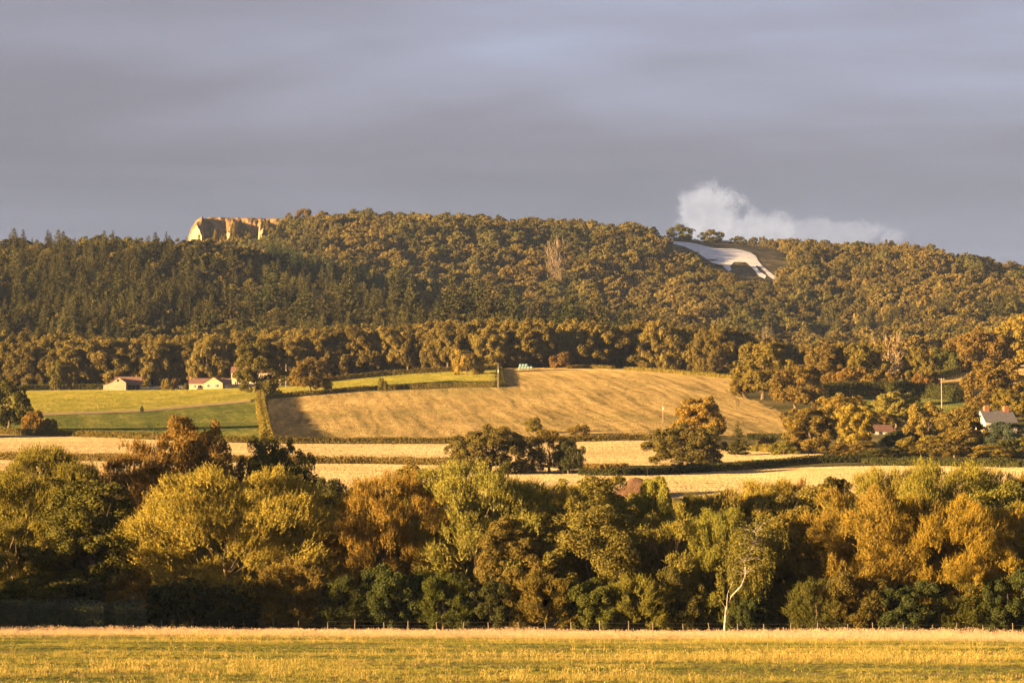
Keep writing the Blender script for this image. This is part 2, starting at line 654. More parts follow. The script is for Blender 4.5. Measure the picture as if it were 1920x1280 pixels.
M_LEAF = leaf_mat('leaves', 'object')
M_LEAF_FINE = leaf_mat('near_leaves', 'object', 0.30, 0.7)
M_LEAF_S = leaf_mat('scattered_leaves', 'tint')
M_BARK = bark_mat('bark', (0.055, 0.042, 0.03), (0.16, 0.12, 0.085))
M_BARK_PALE = bark_mat('pale_bark', (0.13, 0.10, 0.075), (0.30, 0.24, 0.18))
M_BARK_MID = bark_mat('mid_bark', (0.10, 0.075, 0.05), (0.24, 0.18, 0.12))
M_BIRCH = bark_mat('birch_bark', (0.09, 0.075, 0.06), (0.46, 0.42, 0.36), (1.2, 1.2, 2.2))
M_ROUGH = field_mat('rough_ground', 'rough')


# ------------------------------------------------------------------ terrain sheet
def build_terrain():
    S = (US - 960) * K
    X = S[None, :] * DS[:, None]
    D = np.repeat(DS[:, None], len(US), 1)
    Z = GZ - np.where(D < 350, 0.2, 0.0)
    V = np.stack([X, D, Z], -1).reshape(-1, 3)
    nu = len(US)
    i = np.arange(len(DS) - 1)[:, None] * nu + np.arange(nu - 1)[None, :]
    F = np.stack([i, i + 1, i + nu + 1, i + nu], -1).reshape(-1, 4)
    structure('hillside_terrain', mesh_np('hillside_terrain', V, F, [M_ROUGH], smooth=True), 'rough valley floor and wooded hillside below the ridge')


build_terrain()


def at_v(px, D):
    X = (px - 960) * K * D
    for _ in range(3):
        Z = ground(X, D)
        X = (px - 960) * K * (D * CT + (Z - CAM_Z) * ST)
    return X, ground(X, D)


def field(name, mat, bottom, top, label, off=0.16, nd=None, du=6.0, dmin=350):
    """a field sheet draped on the terrain between two edges drawn in the photograph"""
    bx, by = zip(*bottom)
    tx, ty = zip(*top)
    u = np.arange(min(bx[0], tx[0]), max(bx[-1], tx[-1]) + du * 0.5, du)
    d0 = np.array([hit(p, float(np.interp(p, bx, by)), dmin) for p in u])
    d1 = np.array([hit(p, float(np.interp(p, tx, ty)), dmin) for p in u])
    d1 = np.maximum(d1, d0 + 0.5)
    if nd is None:
        nd = int(max(6, min(60, np.max(d1 - d0) / 8)))
    t = np.linspace(0, 1, nd)[:, None]
    D = d0[None, :] * (1 - t) + d1[None, :] * t
    X, Z = at_v(np.repeat(u[None, :], nd, 0), D)
    V = np.stack([X, D, Z + off], -1).reshape(-1, 3)
    n = len(u)
    i = np.arange(nd - 1)[:, None] * n + np.arange(n - 1)[None, :]
    F = np.stack([i, i + 1, i + n + 1, i + n], -1).reshape(-1, 4)
    FIELDS.append((mat.name, u, d0, d1, label))
    return structure(name, mesh_np(name, V, F, [mat], smooth=True), label)


FIELDS = []
M_STUB = field_mat('stubble', 'stubble')
M_TAN = field_mat('harvested_slope', 'tan')
M_GREEN = field_mat('pasture', 'green')
M_DGREEN = field_mat('crop_green', 'dark_green')
M_HEATH = field_mat('heath', 'heath')
M_MEADOW = field_mat('meadow_turf', 'meadow')
M_SOIL = field_mat('bare_soil', 'soil')

field('stubble_field', M_STUB, [(-300, 848), (0, 852), (300, 858), (560, 862), (860, 866), (1000, 872), (1200, 874), (1350, 868), (1500, 862), (1540, 858)],
      [(-300, 808), (0, 814), (300, 823), (480, 828), (860, 829), (1210, 824), (1350, 843), (1480, 850), (1540, 852)], 'upper strip of pale gold stubble between two hedges')
field('stubble_field', M_STUB, [(-300, 925), (400, 930), (1190, 935)],
      [(-300, 856), (0, 860), (300, 865), (560, 868), (860, 872), (1000, 877), (1100, 882), (1190, 886)], 'lower stubble field behind the near trees')
field('stubble_field', M_STUB, [(1190, 935), (1500, 935), (2200, 935)],
      [(1190, 893), (1280, 890), (1400, 882), (1550, 876), (1700, 874), (1920, 878), (2200, 880)], 'stubble field crossed by long shadows at lower right', off=0.14)
field('harvested_field', M_TAN, [(503, 823), (860, 824), (1210, 820), (1300, 818), (1400, 818), (1478, 818)],
      [(503, 748), (560, 744), (640, 736), (860, 728), (936, 727), (948, 691), (1100, 690), (1200, 693), (1380, 711), (1388, 742), (1440, 764), (1478, 786)], 'sloping golden harvested field with rows running uphill', off=0.2, du=4.0)
field('green_field', M_DGREEN, [(-60, 800), (60, 805), (200, 811), (300, 816), (484, 824)],
      [(-60, 784), (60, 780), (270, 772), (470, 753), (484, 751)], 'dark green crop field with drill rows beside the tall hedge')
field('green_field', M_GREEN, [(-200, 782), (50, 777), (270, 769), (470, 750), (480, 749)],
      [(-200, 735), (60, 733), (200, 731), (260, 729), (430, 725), (480, 726)], 'bright green pasture below the barn and bungalow')
field('green_field', M_GREEN, [(610, 733), (720, 726), (860, 721), (926, 719)],
      [(610, 716), (720, 704), (850, 697), (926, 693)], 'narrow green strip of pasture above the harvested field')
field('green_field', M_GREEN, [(500, 747), (560, 742), (612, 736)], [(500, 728), (560, 724), (612, 717)], 'small green paddock behind the round hedge oak')
field('green_field', M_DGREEN, [(1570, 782), (1690, 778), (1830, 776)], [(1570, 748), (1640, 743), (1830, 752)], 'small shaded pasture behind the utility pole with crossbar')
field('tan_field', M_TAN, [(1740, 730), (1800, 728), (2100, 718)], [(1740, 722), (1765, 712), (1830, 693), (1920, 681), (2100, 672)], 'tan field rising at the right edge behind the oak')
# pale rough margin between the two green fields on the left
field('grass_margin', plain_mat('dry_margin', (0.34, 0.26, 0.13), 0.95, 0.05, 0.3, 0.5, 0.6), [(50, 781), (270, 773), (472, 754)], [(50, 777), (270, 769.5), (472, 750.5)], 'pale dry grass margin between two green fields', off=0.3)


def build_meadow():
    xs = np.concatenate([np.arange(-420, -130, 15.0), np.arange(-130, 131, 1.6), np.arange(140, 421, 15.0)])
    ds = np.concatenate([np.arange(-200, 60, 10.0), np.arange(60, 346, 1.6)])
    X, D = np.meshgrid(xs, ds)
    Z = base_z(X, D) + 0.16 * (fbm(X / 5.0, D / 4.0, 3) - 0.44)
    V = np.stack([X, D, Z], -1).reshape(-1, 3)
    n = len(xs)
    i = np.arange(len(ds) - 1)[:, None] * n + np.arange(n - 1)[None, :]
    F = np.stack([i, i + 1, i + n + 1, i + n], -1).reshape(-1, 4)
    structure('meadow', mesh_np('meadow', V, F, [M_MEADOW], smooth=True), 'flat foreground meadow of dry and green grass')


build_meadow()

# ------------------------------------------------------------------ the white horse and its bare slope
from mathutils.geometry import delaunay_2d_cdt

HORSE = [(1248, 452), (1264, 453.5), (1294, 456), (1310, 459), (1327, 463.5), (1341, 466), (1355, 467.4), (1375, 467.4), (1392, 470), (1408, 475), (1417, 481), (1423, 492), (1429.6, 500), (1443, 511), (1459, 523),
         (1450, 525), (1441, 518.5), (1433, 509.5), (1426, 503), (1420, 499), (1417, 500), (1423, 509), (1437, 518), (1434, 523.5), (1423, 519), (1415.5, 509), (1406, 499), (1398, 492.4), (1376.8, 492.4), (1368.6, 500),
         (1372, 507), (1366, 510), (1357.8, 502.6), (1355, 499), (1335, 494), (1318, 482), (1300, 471), (1285, 464), (1267, 459), (1250, 456)]
BARE = [(1215, 438), (1300, 445), (1345, 449), (1390, 458), (1440, 466), (1480, 478), (1492, 500), (1478, 530), (1440, 538), (1400, 528), (1360, 515), (1325, 500), (1290, 480), (1240, 465)]


def inside(poly, px, py):
    px = np.asarray(px, float)
    py = np.asarray(py, float)
    r = np.zeros(px.shape, bool)
    j = len(poly) - 1
    for i in range(len(poly)):
        xi, yi = poly[i]
        xj, yj = poly[j]
        c = ((yi > py) != (yj > py)) & (px < (xj - xi) * (py - yi) / (yj - yi + 1e-12) + xi)
        r ^= c
        j = i
    return r


def draped(name, poly, mat, off, step, dmin=2200):
    n = len(poly)
    pts = []
    for i in range(n):
        a = poly[i]
        b = poly[(i + 1) % n]
        m = max(1, int(math.dist(a, b) / step))
        for q in range(m):
            pts.append((a[0] + (b[0] - a[0]) * q / m, a[1] + (b[1] - a[1]) * q / m))
    ne = len(pts)
    xs, ys = zip(*poly)
    g = [(x, y) for x in np.arange(min(xs), max(xs), step) for y in np.arange(min(ys), max(ys), step)]
    ok = inside(poly, [p[0] for p in g], [p[1] for p in g])
    pts += [p for p, k_ in zip(g, ok) if k_]
    vv, _, ff, _, _, _ = delaunay_2d_cdt([Vector(p) for p in pts], [(i, (i + 1) % ne) for i in range(ne)], [], 1, 1e-4)
    V = []
    for v in vv:
        D = hit(v.x, v.y, dmin)
        X, Z = at_v(np.array([v.x]), np.array([D]))
        V.append((float(X[0]), D, float(Z[0]) + off))
    me = bpy.data.meshes.new(name)
    me.from_pydata(V, [], [tuple(reversed(f)) for f in ff])
    me.update()
    me.materials.append(mat)
    return me


def horse_mat():
    m, b = new_mat('chalk_chippings')
    ge = b.new('ShaderNodeNewGeometry')
    P = ge.outputs['Position']
    n = b.noise(P, 0.12, 5.0, 0.65)
    c = b.ramp(n, [(0.34, (0.36, 0.37, 0.39)), (0.5, (0.52, 0.53, 0.55)), (0.66, (0.60, 0.61, 0.63))])
    finish(b, principled(b, c, 0.95, 0.05, bump(b, b.noise(P, 0.6, 4.0, 0.7), 0.5, 0.6)))
    return m


structure('heath_slope', draped('heath_slope', BARE, M_HEATH, 0.25, 7.0), 'bare heathy slope around the white horse')
h = link('chalk_horse', draped('chalk_horse', HORSE, horse_mat(), 0.6, 5.0), label='pale horse figure laid out on the hillside below the ridge', category='hill figure')


# ------------------------------------------------------------------ limestone cliff at the end of the ridge
def build_cliff():
    foot = [(368, 2810), (356, 2760), (352, 2715), (353, 2690), (358, 2676), (368, 2662), (379, 2650), (383, 2672), (390, 2680), (399, 2674), (405, 2666), (414, 2668), (424, 2682), (427, 2660), (436, 2654), (446, 2660), (458, 2672),
            (470, 2680), (482, 2684), (486, 2652), (494, 2650), (503, 2660), (520, 2674), (545, 2682), (580, 2692), (620, 2698)]
    tops = [(350, 446), (354, 434), (359, 422), (367, 413), (380, 407.5), (396, 405.5), (480, 406.5), (520, 408.5), (580, 411), (620, 412.5)]
    tx, ty = zip(*tops)
    px = np.array([f[0] for f in foot], float)
    dd = np.array([f[1] for f in foot], float)
    par = np.concatenate([[0], np.cumsum(np.hypot(np.diff(px), np.diff(dd) / 6))])
    a = np.linspace(0, par[-1], 260)
    px = np.interp(a, par, px)
    dd = np.interp(a, par, dd)
    dd = np.where((dd < 2705) & (px > 400), 2662 + (dd - 2662) * 0.6, dd)
    nv = 40
    V = []
    RK = []
    for j in range(nv + 1):
        v = j / nv
        rows = []
        for i in range(len(a)):
            ptop = float(np.interp(px[i], tx, ty))
            zt = unproj(px[i], ptop, 2700)[2]
            z0 = zt - 46
            veg = float(np.clip((px[i] - 500) / 40, 0, 1))            # eastwards the crag fades into a steep bank
            lip = 0.36 + 0.40 * math.exp(-((px[i] - 362) / 15) ** 4) + 0.34 * math.exp(-((px[i] - 434) / 10) ** 4) + 0.36 * math.exp(-((px[i] - 493) / 9) ** 4) + 0.14 * (float(vnoise(a[i] / 4.0, 1.5)) - 0.5)
            z = z0 + (zt - z0) * (v if v < 0.92 else 0.92 + (v - 0.92) * 1.0)
            back = 5.0 * v if v < lip else 5.0 * lip + (v - lip) / (1 - lip) * (38 - 8 * veg) * (0.75 + 0.25 * v)
            nz = (float(fbm(a[i] / 9.0, z / 4.5, 4)) - 0.47) * 15 + (float(vnoise(a[i] / 5 + 50, z / 2.2)) - 0.5) * 5
            nz *= 1.0 if v < lip else 0.5
            fade = float(np.clip((v - lip) / max(0.9 - lip, 0.05), 0, 1)) if px[i] > 381 else 0.0
            D = dd[i] * (1 - fade) + 2668 * fade + back + nz
            rows.append((px[i], D, z))
            RK.append(float(np.clip((lip + 0.04 - v) / 0.08, 0, 1)) * (1 if lip > 0.52 else 0.3))
        for p, D, z in rows:
            f = D * CT + (z - CAM_Z) * ST
            V.append(((p - 960) * K * f, D, z))
    for i in range(len(a)):                                            # plateau grass running back from the lip
        x, y, z = V[nv * len(a) + i]
        V.append((x * (2860 / y) + 6, max(2860, y + 40), z - 1.5))
        RK.append(0.0)
    V = np.array(V)
    n = len(a)
    ii = np.arange(nv + 1)[:, None] * n + np.arange(n - 1)[None, :]
    F = np.stack([ii, ii + 1, ii + n + 1, ii + n], -1).reshape(-1, 4)
    m, b = new_mat('limestone_and_turf')
    ge = b.new('ShaderNodeNewGeometry')
    P = ge.outputs['Position']
    nx, ny, nz = b.sep(ge.outputs['True Normal'])
    n1 = b.noise(b.vmath('MULTIPLY', P, (1.0, 0.5, 2.2)), 0.25, 5.0, 0.65)
    n2 = b.noise(P, 0.09, 4.0, 0.6)
    rock = b.ramp(n1, [(0.33, (0.17, 0.135, 0.085)), (0.45, (0.33, 0.27, 0.17)), (0.65, (0.44, 0.37, 0.25))])
    turf = b.ramp(n2, [(0.38, (0.08, 0.07, 0.028)), (0.46, (0.13, 0.088, 0.042)), (0.55, (0.18, 0.118, 0.058)), (0.66, (0.27, 0.19, 0.09))])
    at_ = b.new('ShaderNodeAttribute', attribute_name='rock')
    f = b.smooth(b.math('ADD', at_.outputs['Fac'], b.math('MULTIPLY', b.math('SUBTRACT', b.math('ADD', b.math('MULTIPLY', n1, 0.6), b.math('MULTIPLY', n2, 0.4)), 0.5), 2.2)), 0.66, 0.46)
    c = b.mix(f, rock, turf)
    finish(b, principled(b, c, 0.95, 0.05, bump(b, n1, 0.8, 1.2)))
    me = mesh_np('limestone_cliff', V, F, [m])
    me.attributes.new('rock', 'FLOAT', 'POINT').data.foreach_set('value', np.array(RK, np.float32))
    structure('limestone_cliff', me, 'pale limestone crag with turf top at the end of the ridge')


build_cliff()


# ------------------------------------------------------------------ foliage geometry
def unit(v):
    return v / (np.linalg.norm(v, axis=-1, keepdims=True) + 1e-9)


def leaf_quads(pos, nrm, axis, L, W, fold=0.12):
    """pointed four-cornered leaves or sprays"""
    axis = unit(axis)
    side = unit(np.cross(nrm, axis))
    up = np.cross(axis, side)
    L = np.broadcast_to(np.asarray(L, float), (len(pos),))[:, None]
    W = np.broadcast_to(np.asarray(W, float), (len(pos),))[:, None]
    a = pos - axis * L * 0.5
    b = pos + side * W * 0.5 + up * L * fold
    c = pos + axis * L * 0.5
    d = pos - side * W * 0.5 + up * L * fold
    V = np.stack([a, b, c, d], 1).reshape(-1, 3)
    F = np.arange(len(pos) * 4).reshape(-1, 4)
    return V, F


def sphere_dirs(rng, n):
    return unit(rng.normal(size=(n, 3)))


def lobes_for(rng, rx, ry, zc, rz, n, r, core=0.62, barrel=0.8):
    """lobe centres spread over a crown's volume: a golden spiral with jitter"""
    i = np.arange(n) + 0.5
    ph = np.arccos(1 - 2 * i / n)
    th = math.pi * (1 + 5 ** 0.5) * i + rng.random() * 6
    d = np.stack([np.cos(th) * np.sin(ph), np.sin(th) * np.sin(ph), np.cos(ph)], -1)
    d = unit(d + rng.normal(size=(n, 3)) * 0.22)
    if barrel:
        lo = d[:, 2] < 0
        r2 = np.hypot(d[:, 0], d[:, 1])[:, None]
        d[:, :2] = np.where(lo[:, None], d[:, :2] / r2 * np.maximum(r2, barrel), d[:, :2])
    q = core + (0.98 - core) * rng.random(n) ** 0.7
    c = d * q[:, None] * np.array([rx, ry, rz])
    c[:, 2] += zc
    rr = r * (0.65 + 0.7 * rng.random(n))
    return c, rr


def lobed_leaves(rng, C, Rr, n, L, W, sub=7, style='round', centre=None, shell=0.45, lift=0.35):
    """leaves on sub-clumps of each lobe, so light and dark clumps show"""
    cen = C.mean(0) if centre is None else np.asarray(centre, float)
    S = []
    Sr = []
    for c, r in zip(C, Rr):
        d = sphere_dirs(rng, sub)
        o = unit((c - cen)[None, :])
        d = unit(d + 0.55 * o + np.array([0, 0, 0.2]))
        S.append(c + d * r * (0.55 + 0.45 * rng.random((sub, 1))))
        Sr.append(r * (0.36 + 0.30 * rng.random(sub)))
    S = np.concatenate(S)
    Sr = np.concatenate(Sr)
    p = Sr ** 2
    p /= p.sum()
    if style == 'spray':
        m = max(1, n // 9)
        k = rng.choice(len(S), m, p=p)
        d = sphere_dirs(rng, m)
        o = unit(S[k] - cen)
        d = unit(d + 0.5 * o + np.array([0, 0, 0.25]))
        base = S[k] + d * (Sr[k] * (0.5 + 0.5 * rng.random(m)))[:, None]
        ax = unit(o * 0.55 + np.array([0, 0, 0.75]) + rng.normal(size=(m, 3)) * 0.28)
        ln = L * 3.2 * (0.6 + 0.8 * rng.random(m))
        t = np.tile(np.linspace(0, 1, 9), m)
        kk = np.repeat(np.arange(m), 9)
        ra = rng.normal(size=(m * 9, 3))
        perp = unit(np.cross(ax[kk], ra))
        la = unit(ax[kk] * 0.8 + perp * (0.75 - 0.45 * t[:, None]))
        pos = base[kk] + ax[kk] * (ln[kk] * t)[:, None] + la * L * 0.4
        nr = unit(np.cross(la, rng.normal(size=la.shape)) + o[kk] * 0.5)
        s = (0.75 + 0.5 * rng.random(len(pos))) * (1.1 - 0.45 * t)
        return leaf_quads(pos, nr, la, L * s, W * s)
    k = rng.choice(len(S), n, p=p)
    d = sphere_dirs(rng, n)
    o = unit(S[k] - cen)
    d = unit(d + 0.45 * o + np.array([0, 0, lift * 0.5]))
    pos = S[k] + d * (Sr[k] * (1 - shell * rng.random(n) ** 1.5))[:, None]
    nr = unit(d + rng.normal(size=(n, 3)) * 0.65)
    ax = np.cross(nr, rng.normal(size=(n, 3)))
    if style == 'droop':
        ax = ax * 0.4 + np.array([0, 0, -1.0])
    s = 0.7 + 0.6 * rng.random(n)
    return leaf_quads(pos, nr, ax, L * s, W * s)


def limbs(rng, mb, C, Rr, h0, r0, top, n=None, lean=(0, 0), sides=6, twigs=0, tw=0.03):
    """tapered trunk and curved limbs that reach into the lobes"""
    tz = np.linspace(0, top, 6)
    wob = rng.normal(size=(6, 2)) * 0.02 * top
    wob[0] = 0
    tr = [(lean[0] * (z / top) ** 1.5 + wob[i, 0], lean[1] * (z / top) ** 1.5 + wob[i, 1], z) for i, z in enumerate(tz)]
    mb.tube([(0, 0, -0.6)] + tr, [r0 * 1.25] + [r0 * (1 - 0.8 * z / top) for z in tz], sides + 2)
    idx = np.arange(len(C)) if n is None else rng.choice(len(C), min(n, len(C)), replace=False)
    for i in idx:
        c = C[i]
        zs = min(max(h0, c[2] * 0.55), top * 0.9)
        f = zs / top
        st = np.array([lean[0] * f ** 1.5, lean[1] * f ** 1.5, zs])
        mid = st * 0.45 + c * 0.55 + np.array([0, 0, -0.06 * np.linalg.norm(c - st)]) + rng.normal(size=3) * 0.04 * np.linalg.norm(c - st)
        rb = r0 * 0.42 * (1 - 0.55 * f)
        mb.tube([st, mid, c], [rb, rb * 0.55, rb * 0.15], sides - 1, False)
        for q in range(twigs):
            d = unit((c - np.array([0, 0, h0]))[None, :])[0]
            e = c + (unit(rng.normal(size=(1, 3)))[0] * 0.8 + d * 0.7 + np.array([0, 0, 0.5])) * Rr[i] * (0.9 + 0.6 * rng.random())
            mb.tube([mid * 0.4 + c * 0.6, (c + e) / 2 + rng.normal(size=3) * 0.1, e], [tw, tw * 0.7, tw * 0.3], 3, False)


class Proto:
    pass


PROTO = {}


def make_proto(key, w, hgt, n, L, W, style='round', nl=16, lr=0.30, zlo=0.1, seed=1, bark=None, trunk_r=0.3, leaf=None, core=0.62, shell=0.45, sub=7, twigs=0, nlimb=10, lean=(0, 0), squash=(1, 1), tw=0.035, lift=0.35, barrel=0.8):
    rng = np.random.default_rng(seed)
    rx = w / 2 * 0.86
    z0 = hgt * zlo
    rz = (hgt - z0) / 2 * 0.92
    zc = z0 + (hgt - z0) / 2
    C, Rr = lobes_for(rng, rx * squash[0], rx * squash[1], zc, rz, nl, w * lr * 0.5, core=core, barrel=barrel)
    C[:, 0] += lean[0] * np.clip(C[:, 2] / hgt, 0, 1)
    V, F = lobed_leaves(rng, C, Rr, n, L, W, sub=sub, style=style, centre=(lean[0] * 0.5, lean[1] * 0.5, zc * 0.85), shell=shell, lift=lift)
    V[:, 2] = np.maximum(V[:, 2], 0.05)
    p = Proto()
    p.crown = mesh_np(key + '_crown', V, F, [leaf or M_LEAF])
    mb = MB()
    limbs(rng, mb, C, Rr, hgt * 0.18, trunk_r, hgt * 0.72, n=nlimb, twigs=twigs, tw=tw, lean=lean)
    p.trunk = mb.mesh(key + '_trunk', bark or M_BARK)
    # measured size, so that copies can be scaled to what the photograph shows
    p.h = float(np.percentile(V[:, 2], 99.7))
    p.w = float(np.percentile(V[:, 0], 99.3) - np.percentile(V[:, 0], 0.7))
    PROTO[key] = p
    return p


def merged(p, name, leafm):
    """trunk and crown in one mesh, for trees too small to show their parts"""
    def arr(me):
        v = np.zeros(len(me.vertices) * 3, np.float32)
        me.vertices.foreach_get('co', v)
        return v.reshape(-1, 3)
    vc = arr(p.crown)
    fc = np.arange(len(vc)).reshape(-1, 4)
    vt = arr(p.trunk)
    f4 = [[i + len(vc) for i in q.vertices] for q in p.trunk.polygons if len(q.vertices) == 4]
    f4 = np.array(f4)
    return mesh_np(name, np.concatenate([vc, vt]), np.concatenate([fc, f4]), [leafm, M_BARK], np.concatenate([np.zeros(len(fc), int), np.ones(len(f4), int)]))


# near belt: fine leaves
make_proto('willow_a', 21, 17.5, 202500, 0.241, 0.099, 'spray', nl=110, lr=0.18, zlo=0.0, seed=3, leaf=M_LEAF_FINE, trunk_r=0.25, nlimb=16, core=0.42)
make_proto('willow_b', 12, 17, 102600, 0.241, 0.099, 'spray', nl=52, lr=0.26, zlo=0.0, seed=8, leaf=M_LEAF_FINE, trunk_r=0.22, nlimb=16, twigs=1, core=0.5)
make_proto('round_a', 13, 14, 89100, 0.215, 0.138, 'round', nl=60, lr=0.23, zlo=0.0, seed=5, leaf=M_LEAF_FINE, trunk_r=0.22, nlimb=14, core=0.5)
make_proto('round_b', 8, 14.5, 67500, 0.215, 0.138, 'round', nl=44, lr=0.30, zlo=0.0, seed=21, leaf=M_LEAF_FINE, trunk_r=0.2, nlimb=14, twigs=1, core=0.45)
make_proto('open_a', 14, 17, 94500, 0.215, 0.112, 'spray', nl=70, lr=0.22, zlo=0.03, seed=31, leaf=M_LEAF_FINE, bark=M_BARK_MID, barrel=0.5, trunk_r=0.25, nlimb=56, twigs=5, core=0.38, shell=0.9)
make_proto('open_b', 8, 15, 32400, 0.224, 0.112, 'spray', nl=40, lr=0.27, zlo=0.03, seed=37, leaf=M_LEAF_FINE, bark=M_BARK_MID, trunk_r=0.18, nlimb=36, twigs=5, core=0.38, shell=0.9)
make_proto('bush_a', 7, 6, 32400, 0.189, 0.129, 'round', nl=26, lr=0.30, zlo=0.0, seed=41, leaf=M_LEAF_FINE, trunk_r=0.10, nlimb=6, core=0.5)
make_proto('bush_b', 6, 7, 29700, 0.206, 0.095, 'spray', nl=24, lr=0.32, zlo=0.0, seed=43, leaf=M_LEAF_FINE, trunk_r=0.10, nlimb=8, twigs=1, core=0.45)
# middle distance: hedgerow oaks and garden trees
make_proto('oak_a', 18, 13, 25500, 0.451, 0.344, nl=50, lr=0.24, zlo=0.03, seed=51, trunk_r=0.5, nlimb=12, core=0.48, sub=6)
make_proto('oak_b', 14, 14, 22500, 0.451, 0.344, nl=40, lr=0.28, zlo=0.03, seed=57, trunk_r=0.45, nlimb=12, core=0.48, sub=6)
make_proto('oak_c', 13, 17, 24000, 0.451, 0.344, nl=44, lr=0.28, zlo=0.02, seed=61, trunk_r=0.45, nlimb=12, core=0.46, sub=6)
make_proto('oak_d', 15, 11, 12750, 0.426, 0.312, nl=26, lr=0.27, zlo=0.10, seed=67, trunk_r=0.5, nlimb=20, core=0.5, sub=6)
make_proto('dead_a', 11, 13, 1500, 0.5, 0.3, nl=24, lr=0.26, zlo=0.2, seed=71, bark=M_BARK_PALE, barrel=0, trunk_r=0.35, nlimb=24, twigs=5, core=0.5, tw=0.08)
make_proto('mid_bush', 7, 4.5, 7800, 0.328, 0.246, nl=20, lr=0.34, zlo=0.0, seed=73, trunk_r=0.15, nlimb=4, core=0.45, sub=6)
# far woods
for q_, (w_, h_, s_) in enumerate([(12, 14, 81), (14, 13, 83), (10, 14, 87), (13, 15, 89), (11, 12, 93)]):
    make_proto('far_%d' % q_, w_, h_, 5200, 0.72, 0.55, nl=26, lr=0.33, zlo=0.0, seed=s_, trunk_r=0.3, nlimb=3, sub=5, core=0.48)


def conifer(key, hgt, w, seed, n_wh=30, dense=11, L=1.05, ragged=0.3, droop=0.22, bare=0.06, expo=0.8):
    """spire with tiers of branches, each carrying hanging sprays"""
    rng = np.random.default_rng(seed)
    P = []
    N = []
    A = []
    LL = []
    mb = MB()
    mb.tube([(0, 0, -0.6), (0, 0, hgt * 0.5), (0, 0, hgt * 0.98)], [0.22, 0.14, 0.03], 6)
    for i in range(n_wh):
        f = bare + (1 - bare) * (i + rng.random() * 0.6) / n_wh
        z = hgt * min(f, 0.995)
        length = w / 2 * (1 - f) ** expo * (1 - 0.8 * max(0, 0.22 - f)) + 0.22
        nb = max(4, int(round(dense * (0.45 + 0.55 * (1 - f)))))
        a0 = rng.random() * 6.28
        for q in range(nb):
            a = a0 + 6.283 * q / nb + rng.normal() * 0.25
            ln = length * (1 + ragged * rng.normal() * 0.55)
            if ln < 0.15 or rng.random() < 0.08:
                continue
            d = np.array([math.cos(a), math.sin(a), 0])
            m = max(2, int(ln / (L * 0.36)))
            for t in np.linspace(0.22, 1.0, m):
                zz = z - droop * ln * t + 0.24 * ln * t * t
                for hang in (0, 1):
                    P.append(d * ln * t + np.array([0, 0, zz - 0.28 * hang * L]) + rng.normal(size=3) * 0.12)
                    A.append((d * 0.9 + np.array([0, 0, -0.75 if hang else 0.05])) + rng.normal(size=3) * 0.4)
                    N.append(np.array([0, 0, 0.45]) + d * 0.5 + rng.normal(size=3) * 0.7)
                    LL.append(L * (0.75 + 0.5 * rng.random()) * (0.5 + 0.5 * (1 - f)))
    LL = np.array(LL)
    V, F = leaf_quads(np.array(P), unit(np.array(N)), np.array(A), LL, LL * 0.72, -0.12)
    p = Proto()
    p.crown = mesh_np(key + '_crown', V, F, [M_LEAF])
    p.trunk = mb.mesh(key + '_trunk', M_BARK)
    p.h = hgt
    p.w = w
    PROTO[key] = p


conifer('spruce_a', 24, 8.5, 101)
conifer('spruce_b', 22, 7.0, 103, ragged=0.45, expo=0.7)
conifer('spruce_c', 26, 9.5, 107, ragged=0.5, droop=0.35, bare=0.12)
conifer('spruce_d', 20, 7.5, 109, expo=0.95, n_wh=25)
conifer('larch_a', 16, 7.5, 113, ragged=0.5, dense=8, expo=0.6, n_wh=20)


def pine(key, seed):
    make_proto(key, 8, 11, 3200, 0.66, 0.48, nl=16, lr=0.40, zlo=0.12, seed=seed, trunk_r=0.2, nlimb=4, sub=5, core=0.45)


pine('pine_a', 121)
pine('pine_b', 127)


